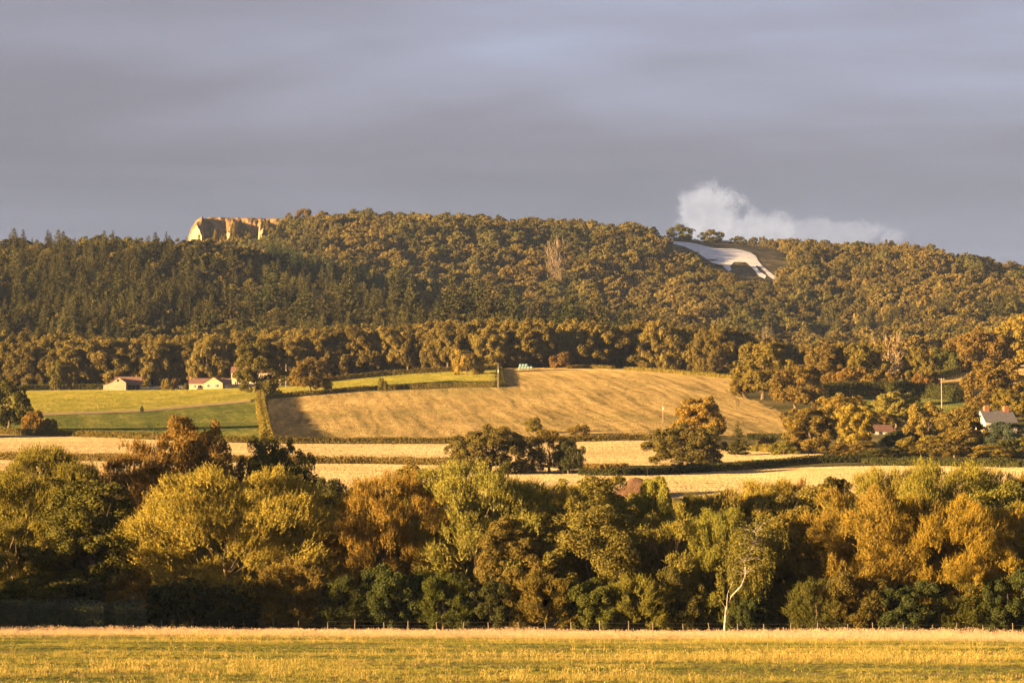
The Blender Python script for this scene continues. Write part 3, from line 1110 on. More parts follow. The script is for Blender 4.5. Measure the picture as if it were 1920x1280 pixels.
# ------------------------------------------------------------------ birch with a bent white trunk
def make_birch():
    rng = np.random.default_rng(77)
    stem = [(0, 0, -0.4), (0.05, 0, 1.0), (0.2, 0, 3.0), (0.75, 0.1, 4.5), (1.75, 0.1, 5.7), (2.25, 0.2, 7.2), (2.1, 0.2, 8.6), (2.7, 0.2, 9.9), (3.35, 0.3, 10.8), (3.3, 0.3, 12.0)]
    mb = MB()
    mb.tube(stem, [0.13, 0.115, 0.105, 0.095, 0.085, 0.08, 0.07, 0.055, 0.04, 0.02], 8)
    mb.tube([(0.25, 0, 3.2), (0.35, -0.1, 4.8), (0.9, -0.2, 6.3)], [0.045, 0.03, 0.012], 6)
    mb.tube([(0.2, 0, 3.1), (-0.15, 0.1, 3.7), (-0.6, 0.1, 4.1)], [0.025, 0.018, 0.006], 5)
    C = []
    for i in range(60):
        t = rng.random()
        b = np.array(stem[5 + int(t * 4.9)])
        d = unit(rng.normal(size=(1, 3)) * np.array([1.2, 1.0, 0.55]) + np.array([0, 0, 0.25]))[0]
        e = b + d * (0.9 + 1.9 * rng.random())
        C.append(e)
        mb.tube([b, (b + e) / 2 + np.array([0, 0, 0.35]), e], [0.025, 0.015, 0.006], 4, False)
    C = np.array(C)
    V, F = lobed_leaves(rng, C, np.full(len(C), 0.75), 5000, 0.19, 0.11, sub=6, style='round', centre=(2, 0, 8), shell=0.9)
    V[:, 1] += 0.9
    # hanging strings of leaves
    S = C[rng.choice(len(C), 620)] + rng.normal(size=(620, 3)) * 0.6
    S[:, 1] = np.abs(S[:, 1]) + 0.25
    n = 16
    k = np.repeat(np.arange(620), n)
    t = np.tile(np.linspace(0, 1, n), 620)
    pos = S[k] + np.stack([0.15 * t, 0 * t, -t * 2.3], -1) * (0.5 + 0.7 * rng.random(620))[k][:, None] + rng.normal(size=(len(k), 3)) * 0.05
    V2, F2 = leaf_quads(pos, sphere_dirs(rng, len(k)), np.array([0, 0, -1.0]) + rng.normal(size=(len(k), 3)) * 0.5, 0.2, 0.12)
    p = Proto()
    p.crown = mesh_np('birch_crown', np.concatenate([V, V2]), np.concatenate([F, F2 + len(V)]), [M_LEAF_FINE])
    p.trunk = mb.mesh('birch_trunk', M_BIRCH)
    p.h = 12.6
    p.w = 7.0
    PROTO['birch'] = p


make_birch()

# leaf colours (reflectance)
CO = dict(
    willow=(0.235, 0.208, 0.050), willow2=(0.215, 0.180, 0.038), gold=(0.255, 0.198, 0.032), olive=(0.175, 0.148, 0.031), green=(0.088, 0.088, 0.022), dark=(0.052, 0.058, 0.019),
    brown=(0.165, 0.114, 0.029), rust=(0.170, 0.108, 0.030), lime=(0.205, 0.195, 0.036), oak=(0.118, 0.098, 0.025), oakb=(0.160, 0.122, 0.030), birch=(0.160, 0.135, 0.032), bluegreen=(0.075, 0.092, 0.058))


def plant(name, key, px, D, top, width, col, label, cat='tree', group=None, rz=None, jit=True, sink=0.0):
    """stands a tree at a depth under a photograph column, as tall and wide as the photograph shows it"""
    p = PROTO[key]
    X, D, Z = at(px, D)
    zt = unproj(px, top, D)[2]
    h_ = max(zt - Z + sink, 0.5)
    w_ = width * K * (D * CT)
    r = random.Random("%d %d %s" % (round(px), round(D), key))
    o = thing(name, label, cat, (X, D, Z - sink), (r.random() * 6.28 if rz is None else rz), group)
    sx = w_ / p.w
    o.scale = (sx, sx, h_ / p.h)
    c = link('crown', p.crown, o)
    t = link('trunk', p.trunk, o)
    base = np.array(CO[col] if isinstance(col, str) else col)
    k_ = np.array([1 + r.uniform(-0.12, 0.12), 1 + r.uniform(-0.08, 0.08), 1 + r.uniform(-0.1, 0.1)]) if jit else 1.0
    c.color = (*(base * k_), 1.0)
    return o


# ------------------------------------------------------------------ near tree belt behind the meadow
NB = 'trees of the near belt'
near = [
    # back row
    ('willow_tree', 'willow_b', 90, 372, 838, 170, 'olive', 'thin olive willow rising behind the dark trees at the far left of the near belt'),
    ('willow_tree', 'open_b', 15, 380, 872, 130, 'olive', 'low olive willow at the left border, behind the near belt'),
    ('ash_tree', 'round_a', 358, 392, 788, 165, 'brown', 'tallest russet open-crowned ash rising above the near belt at left'),
    ('ash_tree', 'open_a', 250, 384, 830, 190, 'brown', 'rust-brown twiggy tree filling the gap left of the tall russet ash'),
    ('oak_tree', 'round_a', 515, 400, 824, 125, 'green', 'dark round oak just right of the tall russet ash, before pale stubble'),
    ('hawthorn_tree', 'round_a', 640, 352, 902, 120, 'dark', 'dark green thicket tree in the gap right of the big pale willow'),
    ('hawthorn_tree', 'round_b', 765, 366, 874, 120, 'olive', 'olive treetop peeking up between two willows left of centre'),
    ('hawthorn_tree', 'round_a', 1095, 372, 897, 190, 'olive', 'dark green low tree group right of the central willow top'),
    ('maple_tree', 'round_b', 1232, 338, 898, 76, 'lime', 'small bright lime tree standing up before the brown soil heap'),
    ('willow_tree', 'willow_b', 1310, 350, 930, 120, 'olive', 'olive willow between the lime tree and the birch'),
    ('willow_tree', 'willow_b', 1428, 352, 902, 170, 'willow2', 'golden willow top above the white-stemmed birch'),
    ('ash_tree', 'open_b', 1520, 358, 902, 90, 'brown', 'thin brown twiggy tree right of the golden willow top'),
    ('hawthorn_tree', 'round_b', 1570, 362, 898, 85, 'green', 'dark green tree beside the thin brown twiggy one'),
    ('willow_tree', 'willow_b', 1680, 348, 880, 140, 'willow', 'tall pale willow at right, left of the highest right-hand crown'),
    ('willow_tree', 'willow_a', 1800, 350, 868, 230, 'willow2', 'highest broad golden willow crown at the right of the near belt'),
    ('willow_tree', 'willow_b', 1925, 352, 884, 150, 'gold', 'golden willow cut off by the right border'),
    # filling row behind
    ('hawthorn_tree', 'round_a', -40, 352, 905, 200, 'olive', 'olive tree cut by the left border behind the dark olive willow'),
    ('hawthorn_tree', 'round_a', 120, 356, 900, 200, 'olive', 'plain olive tree behind the dark leafy tree at left'),
    ('willow_tree', 'willow_a', 560, 348, 918, 230, 'olive', 'olive willow behind the right shoulder of the big pale dome'),
    ('hawthorn_tree', 'round_a', 830, 350, 902, 200, 'willow2', 'yellow-olive tree between the broad willow and the central willow'),
    ('willow_tree', 'willow_a', 1010, 346, 905, 230, 'willow2', 'yellow-olive willow behind the russet bush-like tree'),
    ('hawthorn_tree', 'round_a', 1190, 345, 925, 200, 'olive', 'olive tree between the dome-topped brown tree and the lime tree'),
    ('willow_tree', 'willow_a', 1370, 346, 925, 220, 'willow2', 'yellow willow behind the birch crown'),
    ('hawthorn_tree', 'round_a', 1500, 348, 915, 190, 'willow2', 'yellowish tree behind the dark gap right of the birch'),
    ('willow_tree', 'willow_a', 1720, 344, 900, 240, 'willow2', 'yellow-olive willow between the two right-hand willow crowns'),
    ('hawthorn_tree', 'round_a', 1875, 344, 905, 220, 'olive', 'olive tree behind the lower right twiggy tree'),
    # front row
    ('willow_tree', 'willow_b', 30, 338, 890, 190, 'olive', 'dark olive willow filling the left border above the clipped hedge'),
    ('hawthorn_tree', 'round_b', 165, 332, 905, 170, 'green', 'dark leafy tree above the clipped hedge, left of the big pale willow'),
    ('willow_tree', 'willow_a', 422, 330, 884, 400, 'willow', 'big dome-shaped pale yellow-green willow at left of the near belt'),
    ('willow_tree', 'willow_a', 712, 332, 892, 215, 'willow2', 'broad willow just right of the dark gap beside the big pale dome'),
    ('willow_tree', 'willow_b', 905, 330, 868, 215, 'willow', 'tall central willow, highest crown in the middle of the near belt'),
    ('hawthorn_tree', 'round_b', 955, 324, 972, 110, 'brown', 'russet bush-like tree between central willow and brown round tree'),
    ('willow_tree', 'round_a', 1105, 328, 932, 220, 'oakb', 'rounded brownish-gold tree right of centre with smooth dome top'),
    ('willow_tree', 'open_b', 1255, 325, 945, 135, 'willow2', 'thin willow with bare pale branches left of the birch'),
    ('hawthorn_tree', 'willow_b', 1340, 325, 955, 130, 'willow2', 'yellow-olive tree directly behind the birch stem'),
    ('hawthorn_tree', 'round_b', 1500, 334, 958, 120, 'olive', 'olive tree right of the birch, before the dark gap'),
    ('willow_tree', 'willow_a', 1640, 328, 920, 230, 'willow2', 'wide willow of the right group, left of the highest crown'),
    ('willow_tree', 'willow_a', 1775, 326, 935, 210, 'gold', 'golden willow in front of the highest right-hand crown'),
    ('ash_tree', 'open_a', 1905, 326, 955, 170, 'gold', 'golden twiggy tree at the lower right border'),
]
for nm, key, px, D, top, wd, col, lab in near:
    plant(nm, key, px, D, top, wd * (1.0 if wd > 300 else 1.22), col, lab, 'tree', NB)

plant('birch_tree', 'birch', 1358, 318, 988, 130, 'birch', 'slender birch with bent white trunk at the meadow edge', 'tree', rz=0.0)

# understorey along the fence
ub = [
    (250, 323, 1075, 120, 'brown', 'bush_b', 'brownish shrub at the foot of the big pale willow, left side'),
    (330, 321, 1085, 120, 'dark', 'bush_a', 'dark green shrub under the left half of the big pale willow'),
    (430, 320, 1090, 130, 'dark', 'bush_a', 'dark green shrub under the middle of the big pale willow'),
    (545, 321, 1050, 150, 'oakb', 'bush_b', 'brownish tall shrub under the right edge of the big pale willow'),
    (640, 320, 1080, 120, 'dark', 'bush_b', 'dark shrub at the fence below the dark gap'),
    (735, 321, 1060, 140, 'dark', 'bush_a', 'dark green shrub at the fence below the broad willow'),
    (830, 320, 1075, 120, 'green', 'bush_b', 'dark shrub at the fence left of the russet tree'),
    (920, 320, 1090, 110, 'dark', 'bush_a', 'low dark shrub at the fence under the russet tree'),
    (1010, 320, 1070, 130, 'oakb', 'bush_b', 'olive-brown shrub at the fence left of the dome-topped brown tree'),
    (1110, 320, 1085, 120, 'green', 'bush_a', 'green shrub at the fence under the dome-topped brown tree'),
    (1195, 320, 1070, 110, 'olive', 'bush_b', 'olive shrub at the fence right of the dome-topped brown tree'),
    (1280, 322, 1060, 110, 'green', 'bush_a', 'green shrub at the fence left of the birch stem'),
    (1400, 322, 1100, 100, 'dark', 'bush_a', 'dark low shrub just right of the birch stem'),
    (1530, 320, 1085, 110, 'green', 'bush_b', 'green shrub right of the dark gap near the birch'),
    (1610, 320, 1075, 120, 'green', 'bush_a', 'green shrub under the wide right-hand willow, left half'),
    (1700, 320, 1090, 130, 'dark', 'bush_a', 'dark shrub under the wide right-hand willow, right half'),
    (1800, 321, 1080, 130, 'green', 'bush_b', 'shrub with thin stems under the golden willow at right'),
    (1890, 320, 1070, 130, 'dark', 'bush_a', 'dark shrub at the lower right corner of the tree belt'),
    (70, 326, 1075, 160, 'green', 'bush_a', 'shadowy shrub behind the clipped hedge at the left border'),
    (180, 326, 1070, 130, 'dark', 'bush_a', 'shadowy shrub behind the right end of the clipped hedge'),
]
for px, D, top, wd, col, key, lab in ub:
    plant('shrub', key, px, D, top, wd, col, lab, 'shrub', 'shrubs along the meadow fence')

# the belt bends forward outside the left border (its shade falls across the lower half of the belt)
for i, (x, d, hh, ww, key) in enumerate([(-72, 320, 13, 13, 'willow_a'), (-67, 306, 12, 12, 'round_a'), (-71, 294, 11, 12, 'willow_b'), (-92, 300, 13, 13, 'round_a'), (-90, 284, 12, 12, 'willow_b')]):
    p = PROTO[key]
    o = thing('willow_tree', 'tall tree where the near belt bends forward beyond the left border', 'tree', (x, d, float(base_z(x, d))), i * 1.3, 'belt trees beyond the left border')
    o.scale = (ww / p.w, ww / p.w, hh / p.h)
    c = link('crown', p.crown, o)
    c.color = (*CO['olive'], 1)
    link('trunk', p.trunk, o)

# the belt goes on beyond the right border
for i, (px_, d, top, wd, key, col) in enumerate([(2010, 334, 900, 230, 'willow_a', 'willow2'), (2120, 340, 890, 220, 'round_a', 'olive'), (2230, 334, 905, 240, 'willow_a', 'willow'), (2350, 338, 895, 220, 'round_a', 'oakb'), (2470, 334, 900, 240, 'willow_a', 'olive'), (2600, 338, 905, 240, 'round_a', 'willow2'), (2060, 322, 1060, 150, 'bush_a', 'green'), (2200, 322, 1070, 150, 'bush_a', 'dark'), (2330, 322, 1060, 150, 'bush_b', 'green')]):
    plant('willow_tree' if d > 330 else 'shrub', key, px_, d, top, wd, col, ('tall tree' if d > 330 else 'low shrub') + ' of the near belt beyond the right border', 'tree' if d > 330 else 'shrub', 'belt growth beyond the right border')


# ------------------------------------------------------------------ hedgerow trees and garden trees
mid = [
    ('oak_tree', 'oak_b', 15, 880, 716, 92, 'green', 'round dark tree cut off by the left border beside the green field', 760),
    ('oak_tree', 'oak_a', 918, 640, 800, 155, 'oak', 'broad dark oak in the stubble, left of the leaning pair at picture centre'),
    ('oak_tree', 'oak_d', 1030, 646, 806, 88, 'oak', 'smaller oak with a gap in its crown right of the broad oak in the stubble'),
    ('hawthorn_tree', 'oak_d', 1066, 640, 826, 64, 'dark', 'low spreading dark tree leaning right in the stubble at picture centre'),
    ('oak_tree', 'oak_a', 1285, 712, 797, 150, 'oak', 'dark broad oak standing alone on the hedge bank right of centre'),
    ('ash_tree', 'oak_c', 1316, 790, 746, 96, 'willow2', 'lighter olive tree rising behind the lone dark oak right of centre'),
    ('oak_tree', 'oak_c', 482, 1120, 642, 92, 'green', 'tall green oak hiding part of the farmhouse'),
    ('oak_tree', 'oak_b', 583, 1150, 669, 84, 'oakb', 'brownish round oak right of the farmhouse oak'),
    ('oak_tree', 'oak_c', 1430, 1060, 643, 106, 'oakb', 'tall golden-brown tree at the right end of the harvested field'),
    ('oak_tree', 'oak_b', 1492, 1010, 684, 106, 'oakb', 'rounder dark oak before the tall golden-brown tree at the field end'),
    ('oak_tree', 'oak_b', 1395, 1070, 690, 56, 'olive', 'small tree leaning out at the upper right corner of the harvested field'),
    ('oak_tree', 'oak_b', 1545, 1170, 646, 84, 'oakb', 'round brown oak, first of the row behind the shaded hedge'),
    ('oak_tree', 'oak_a', 1618, 1170, 638, 104, 'oakb', 'wide brown oak in the middle of the row behind the shaded hedge'),
    ('ash_tree', 'dead_a', 1668, 1200, 632, 70, 'oakb', 'half-bare ash with pale branches behind the wide brown oak'),
    ('oak_tree', 'oak_b', 1726, 1170, 650, 74, 'oakb', 'round golden oak at the right end of the row behind the shaded hedge'),
    ('oak_tree', 'mid_bush', 1640, 1150, 690, 80, 'olive', 'low olive tree under the wide brown oak'),
    ('hawthorn_tree', 'mid_bush', 1735, 1120, 700, 54, 'rust', 'rust-coloured thorn bush at the end of the shaded hedge'),
    ('oak_tree', 'oak_a', 1832, 1320, 617, 116, 'oakb', 'golden oak on the skyline of the right-hand field, upper row'),
    ('oak_tree', 'oak_b', 1912, 1320, 590, 96, 'gold', 'bright golden oak at the right border, upper row'),
    ('oak_tree', 'mid_bush', 1775, 1320, 652, 70, 'green', 'dark green low tree left of the upper-row golden oak'),
    ('oak_tree', 'oak_c', 1866, 985, 676, 104, 'oakb', 'large oak behind the cottage, right of the crossbar pole'),
    ('oak_tree', 'oak_b', 1895, 930, 730, 84, 'olive', 'olive tree behind the cottage chimneys at the right border'),
    ('poplar_tree', 'oak_c', 1680, 890, 736, 82, 'willow', 'pale grey-green round tree above the red shed roof'),
    ('willow_tree', 'oak_a', 1578, 905, 739, 104, 'willow2', 'spreading olive tree left of the pale round tree above the shed'),
    ('maple_tree', 'oak_c', 1606, 800, 760, 72, 'gold', 'bright yellow tree left of the red-roofed shed'),
    ('oak_tree', 'oak_c', 1520, 772, 766, 100, 'oakb', 'dark olive tree left of the bright yellow tree'),
    ('ash_tree', 'oak_b', 1742, 800, 755, 92, 'willow2', 'olive tree with upright crown right of the red-roofed shed'),
    ('oak_tree', 'oak_b', 1805, 765, 762, 112, 'oakb', 'dark oak in front of the cottage, right of the olive tree'),
    ('hawthorn_tree', 'mid_bush', 1692, 790, 808, 84, 'dark', 'dark bush covering the right end of the red-roofed shed'),
    ('hawthorn_tree', 'oak_d', 1884, 760, 792, 130, 'bluegreen', 'grey-green bush under the cottage at the right border'),
    ('hawthorn_tree', 'mid_bush', 1725, 755, 818, 110, 'olive', 'olive bush on the bank below the garden trees'),
    ('hawthorn_tree', 'mid_bush', 1600, 752, 828, 110, 'oakb', 'brownish bush on the bank under the yellow tree'),
    ('hawthorn_tree', 'mid_bush', 1543, 715, 852, 24, 'olive', 'tiny isolated bush in front of the dark lower hedge'),
    ('hawthorn_tree', 'mid_bush', 1440, 806, 818, 40, 'olive', 'small bush in the thin hedge left of the garden trees'),
    ('rowan_tree', 'oak_b', 1000, 850, 782, 36, 'olive', 'thin scrubby tree along the hedge below the harvested field, near centre'),
    ('hawthorn_tree', 'mid_bush', 1085, 840, 796, 40, 'oakb', 'scrubby bush on the hedge right of the scrubby tree near centre'),
    ('birch_tree', 'oak_c', 108, 1270, 676, 30, 'birch', 'pale slim birch, left one of the pair left of the barn'),
    ('birch_tree', 'oak_c', 132, 1272, 678, 26, 'birch', 'pale slim birch, right one of the pair left of the barn'),
    ('hawthorn_tree', 'mid_bush', 875, 1250, 655, 62, 'willow2', 'smooth rounded light green tree above the green strip'),
    ('hawthorn_tree', 'mid_bush', 1052, 1330, 660, 40, 'rust', 'small russet tree right of the wrapped bales'),
    ('hawthorn_tree', 'mid_bush', 1212, 1330, 676, 34, 'oakb', 'small brown bush on the far hedge of the harvested field'),
    ('oak_tree', 'oak_b', 957, 1345, 607, 100, 'oakb', 'largest round oak of the wood edge, above the wrapped bales'),
    ('garden_shrub', 'mid_bush', 311, 1262, 710, 20, 'willow2', 'round clipped green shrub between barn and bungalow'),
    ('garden_shrub', 'mid_bush', 327, 1266, 710, 15, 'rust', 'russet shrub between the round green shrub and the bungalow'),
    ('garden_shrub', 'mid_bush', 349, 1258, 718, 12, 'green', 'low green shrub at the left corner of the bungalow'),
    ('garden_shrub', 'mid_bush', 266, 1010, 761, 7, 'dark', 'tiny dark bush on the dry margin between the green fields'),
    ('hawthorn_tree', 'mid_bush', 717, 1130, 708, 16, 'oakb', 'small bush standing up from the hedge under the green strip'),
    ('hawthorn_tree', 'mid_bush', 60, 850, 770, 44, 'brown', 'brown bush beside the round dark tree at the left border'),
    ('hawthorn_tree', 'mid_bush', 90, 835, 784, 40, 'oakb', 'low brown bush at the lower left corner of the dark green field'),
    ('hawthorn_tree', 'mid_bush', 1655, 745, 838, 90, 'green', 'green bush on the bank below the red-roofed shed'),
    ('hawthorn_tree', 'mid_bush', 1790, 740, 830, 110, 'oak', 'dull bush under the dark oak before the cottage'),
    ('hawthorn_tree', 'mid_bush', 1860, 735, 835, 110, 'olive', 'olive bush on the dark hedge bank near the right border'),
    ('hawthorn_tree', 'mid_bush', 1930, 745, 815, 110, 'green', 'green bush cut by the right border below the cottage'),
    ('hawthorn_tree', 'mid_bush', 1470, 770, 828, 60, 'olive', 'olive bush left of the dark olive tree'),
    ('oak_tree', 'oak_b', 1640, 880, 770, 60, 'oakb', 'small brown tree between the yellow tree and the pale round tree'),
    ('oak_tree', 'mid_bush', 1590, 1150, 690, 90, 'oakb', 'low brown tree at the left of the shaded hedge'),
    ('oak_tree', 'oak_a', 1765, 1330, 655, 90, 'olive', 'olive tree filling the gap behind the crossbar pole'),
]
for row in mid:
    nm, key, px, D, top, wd, col, lab = row[:8]
    plant(nm, key, px, D, top, wd, col, lab, 'shrub' if 'bush' in lab or 'shrub' in lab else 'tree', 'hedgerow and garden trees')
plant('spruce_tree', 'spruce_d', 1384, 770, 789, 40, 'green', 'small dark conifer right of the lone dark oak', 'tree', 'hedgerow and garden trees')

# conifers that stand out one by one on the spur
SP = [(655, 1640, 489, 46, 'spruce_a', 'tall lone spruce on the spur above the left end of the green strip'), (742, 1600, 505, 40, 'spruce_c', 'tall ragged spruce above the middle of the green strip'), (770, 1590, 525, 34, 'spruce_b', 'slim spruce right of the tall ragged one above the green strip'),
      (845, 1530, 512, 58, 'spruce_c', 'broadest spruce of the spur, above the rounded light green tree'), (868, 1540, 534, 40, 'spruce_a', 'spruce just right of the broadest one'), (893, 1530, 520, 40, 'spruce_b', 'narrow tall spruce, second right of the broadest one'),
      (915, 1520, 528, 46, 'spruce_a', 'dark spruce above the largest wood-edge oak'), (940, 1520, 540, 44, 'spruce_d', 'dark spruce right above the wrapped bales, left one'), (962, 1510, 545, 42, 'spruce_b', 'dark spruce right above the wrapped bales, right one'),
      (990, 1480, 566, 36, 'spruce_d', 'short spruce at the start of the descending conifer row'), (1008, 1480, 560, 38, 'spruce_a', 'spruce second in the descending conifer row'), (1040, 1470, 572, 40, 'spruce_b', 'spruce third in the descending conifer row'),
      (1068, 1460, 545, 44, 'spruce_a', 'tallest spruce of the descending conifer row'), (1092, 1460, 565, 40, 'spruce_c', 'spruce just after the tallest of the descending row'), (1116, 1455, 541, 36, 'spruce_b', 'slim tall spruce in the middle of the descending row'),
      (1136, 1450, 582, 34, 'spruce_d', 'short spruce in the middle of the descending row'), (1168, 1440, 577, 36, 'spruce_a', 'spruce opening the right-hand group of the descending row'), (1188, 1440, 586, 34, 'spruce_d', 'second spruce of the right-hand group of the descending row'),
      (1211, 1435, 590, 32, 'spruce_b', 'third spruce of the right-hand group of the descending row'), (1234, 1430, 592, 34, 'spruce_a', 'fourth spruce of the right-hand group of the descending row'), (1256, 1430, 596, 34, 'spruce_d', 'last spruce at the right end of the descending row'),
      (60, 1680, 515, 40, 'spruce_b', 'spruce high on the left slope near the left border'), (115, 1670, 500, 46, 'spruce_c', 'tall spruce on the left slope above the birch pair'), (150, 1640, 520, 38, 'spruce_a', 'spruce above and left of the barn'), (182, 1640, 514, 40, 'spruce_a', 'straight pointed spruce above the barn'),
      (222, 1660, 505, 40, 'spruce_b', 'slim spruce above the right end of the barn'), (252, 1720, 488, 40, 'spruce_c', 'spruce high above the gap between barn and bungalow'), (35, 1560, 570, 40, 'spruce_d', 'short spruce low on the slope at the left border'), (432, 1560, 555, 40, 'spruce_d', 'short spruce above the farmhouse'),
      (510, 1650, 497, 56, 'spruce_c', 'broad spruce above the tall farmhouse oak'), (572, 1560, 540, 44, 'spruce_a', 'spruce above the brownish round oak'), (602, 1580, 560, 36, 'spruce_b', 'slim spruce right above the brownish round oak'), (628, 1600, 535, 38, 'spruce_d', 'spruce left of the tall lone one on the spur'), (700, 1560, 560, 36, 'spruce_a', 'spruce between the tall lone one and the tall ragged one')]
for px, D, top, wd, key, lab in SP:
    plant('conifer_tree', key, px, D, top - 10, wd * 1.45, (0.054, 0.056, 0.020), lab, 'tree', 'conifers standing out on the spur')

# trees just outside the left border that throw the long shadow over the green crop
for i, (x, d, hh, ww) in enumerate([(-176, 800, 15, 14), (-196, 792, 16, 15), (-170, 815, 13, 13), (-222, 775, 17, 16), (-245, 780, 16, 15)]):
    p = PROTO['oak_b']
    o = thing('oak_tree', 'hedgerow oak beyond the left border beside the green crop', 'tree', (x, d, float(ground(x, d))), i * 2.0, 'oaks beyond the left border')
    o.scale = (ww / p.w, ww / p.w, hh / p.h)
    c = link('crown', p.crown, o)
    c.color = (*CO['oak'], 1)
    link('trunk', p.trunk, o)


# ------------------------------------------------------------------ hedges
def hedge(label, pts, hgt, wid, col, L, dens=1.0, byD=False, name='hedge', ragged=0.15, seed=0, shoots=0.0):
    rng = np.random.default_rng(1000 + seed + int(pts[0][0] + 900))
    P = []
    for q in pts:
        D = q[1] if byD else hit(q[0], q[1])
        P.append(at(q[0], D)[:2])
    P = np.array(P)
    seg = np.hypot(*np.diff(P, axis=0).T)
    cum = np.concatenate([[0], np.cumsum(seg)])
    tot = cum[-1]
    n = int(tot * (2 * hgt + wid) * dens * 2.6 / (L * L * 0.7))
    s = rng.random(n) * tot
    x = np.interp(s, cum, P[:, 0])
    y = np.interp(s, cum, P[:, 1])
    i = np.clip(np.searchsorted(cum, s) - 1, 0, len(seg) - 1)
    tx = (P[i + 1, 0] - P[i, 0]) / seg[i]
    ty = (P[i + 1, 1] - P[i, 1]) / seg[i]
    hv = hgt * (1 + ragged * 2 * (fbm(s / (hgt * 2.2), s * 0 + seed, 3) - 0.44))
    wv = wid * (1 + ragged * (vnoise(s / (hgt * 2.0), s * 0 + 9) - 0.5))
    a = rng.random(n) * math.pi                       # around the rounded box profile
    ca, sa = np.cos(a), np.sin(a)
    r = 1 - 0.3 * rng.random(n) ** 2
    ex = 0.45
    ox = np.sign(ca) * np.abs(ca) ** ex * wv / 2 * r
    oz = np.abs(sa) ** ex * hv * r * (1 + 0.06 * rng.normal(size=n))
    low = rng.random(n) < 0.5
    oz = np.where(low, oz * rng.random(n), oz)
    pos = np.stack([x - ty * ox, y + tx * ox, 0 * x], -1)
    pos[:, 2] = ground(pos[:, 0], pos[:, 1]) + oz
    nr = unit(np.stack([-ty * ca, tx * ca, sa], -1) + rng.normal(size=(n, 3)) * 0.6)
    ax = np.cross(nr, rng.normal(size=(n, 3)))
    if shoots:
        k = rng.random(n) < shoots
        ax[k] = np.array([0, 0, 1.0]) + rng.normal(size=(k.sum(), 3)) * 0.2
        pos[k, 2] += L * 0.6
    sc = 0.7 + 0.6 * rng.random(n)
    c0 = np.array([P[0, 0], P[0, 1], float(ground(P[0, 0], P[0, 1]))])
    V, F = leaf_quads(pos - c0, nr, ax, L * sc, L * 0.72 * sc)
    o = link(name, mesh_np(name, V, F, [M_LEAF]), None, tuple(c0), label=label, category='hedge')
    o['group'] = 'field hedges'
    o.color = (*CO[col], 1)
    return o


hedge('long level hedge between the harvested slope and the upper stubble', [(-200, 808), (0, 815), (150, 820), (300, 826), (480, 832), (700, 833), (860, 833), (1000, 831), (1215, 827)], 2.0, 2.4, 'oak', 0.42)
hedge('hedge along the lower edge of the upper stubble, left half', [(-250, 858), (0, 863), (150, 865), (300, 867), (560, 870), (700, 871), (862, 874)], 2.0, 2.6, 'oakb', 0.38)
hedge('short hedge in the stubble right of the low leaning tree', [(1088, 881), (1130, 882), (1178, 882)], 1.7, 2.4, 'brown', 0.36)
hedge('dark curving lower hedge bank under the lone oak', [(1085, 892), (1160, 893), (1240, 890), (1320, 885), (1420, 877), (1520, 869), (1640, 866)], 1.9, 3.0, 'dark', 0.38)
hedge('dark hedge bank under the garden trees at right', [(1620, 868), (1700, 870), (1800, 873), (1920, 877), (2080, 879)], 2.0, 4.0, 'dark', 0.40, ragged=0.6)  # dark leaf colour paints in the shade lying on this bank
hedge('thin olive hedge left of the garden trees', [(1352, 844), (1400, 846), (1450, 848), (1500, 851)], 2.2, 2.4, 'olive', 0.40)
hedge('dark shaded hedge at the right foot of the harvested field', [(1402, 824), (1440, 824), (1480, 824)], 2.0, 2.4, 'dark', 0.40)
hedge('tall golden-topped hedge running downhill beside the green crop', [(487, 744), (488, 760), (490, 780), (496, 806), (500, 830)], 3.6, 3.4, 'olive', 0.50)
hedge('dark hedge under the green strip and paddock', [(497, 749), (545, 745), (600, 741), (640, 737), (720, 732), (860, 727), (930, 727)], 2.2, 2.4, 'oak', 0.50)
hedge('hedge at the wood foot above the green strip', [(600, 718), (640, 713), (720, 705), (850, 697), (890, 695)], 2.4, 2.6, 'oak', 0.55)
hedge('tall square-topped golden hedge at the top of the green strip', [(893, 696), (910, 694), (927, 693)], 2.6, 4.0, 'olive', 0.5)
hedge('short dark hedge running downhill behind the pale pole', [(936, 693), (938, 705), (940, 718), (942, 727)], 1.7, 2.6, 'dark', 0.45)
hedge('low far hedge right of the russet tree', [(1068, 692), (1100, 691), (1150, 693)], 1.8, 2.2, 'oak', 0.55)
hedge('low far hedge along the top right of the harvested field', [(1172, 695), (1250, 700), (1320, 706), (1375, 712)], 2.0, 2.4, 'olive', 0.55)
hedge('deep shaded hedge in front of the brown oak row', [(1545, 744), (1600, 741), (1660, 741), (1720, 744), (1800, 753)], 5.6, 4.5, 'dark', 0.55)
hedge('dark far hedge above the tan field at the right border', [(1740, 716), (1800, 700), (1850, 688), (1930, 680), (2050, 674)], 3.6, 3.6, 'green', 0.55)
hedge('low hedge behind the barn and birches', [(40, 731), (95, 730), (200, 729)], 2.4, 2.4, 'green', 0.55)
hedge('clipped dark bluish hedge at the left corner of the meadow', [(-60, 314), (40, 312), (120, 311), (200, 311), (258, 313)], 3.5, 4.5, 'bluegreen', 0.20, dens=0.9, byD=True, ragged=0.22, shoots=0.35)


hedge('dark line of scrub along the skyline above the white horse', [(1215, 2738), (1290, 2738), (1360, 2738), (1440, 2738), (1500, 2736), (1600, 2736)], 5.0, 9.0, 'oak', 0.8, byD=True, ragged=0.9, name='scrub_line')


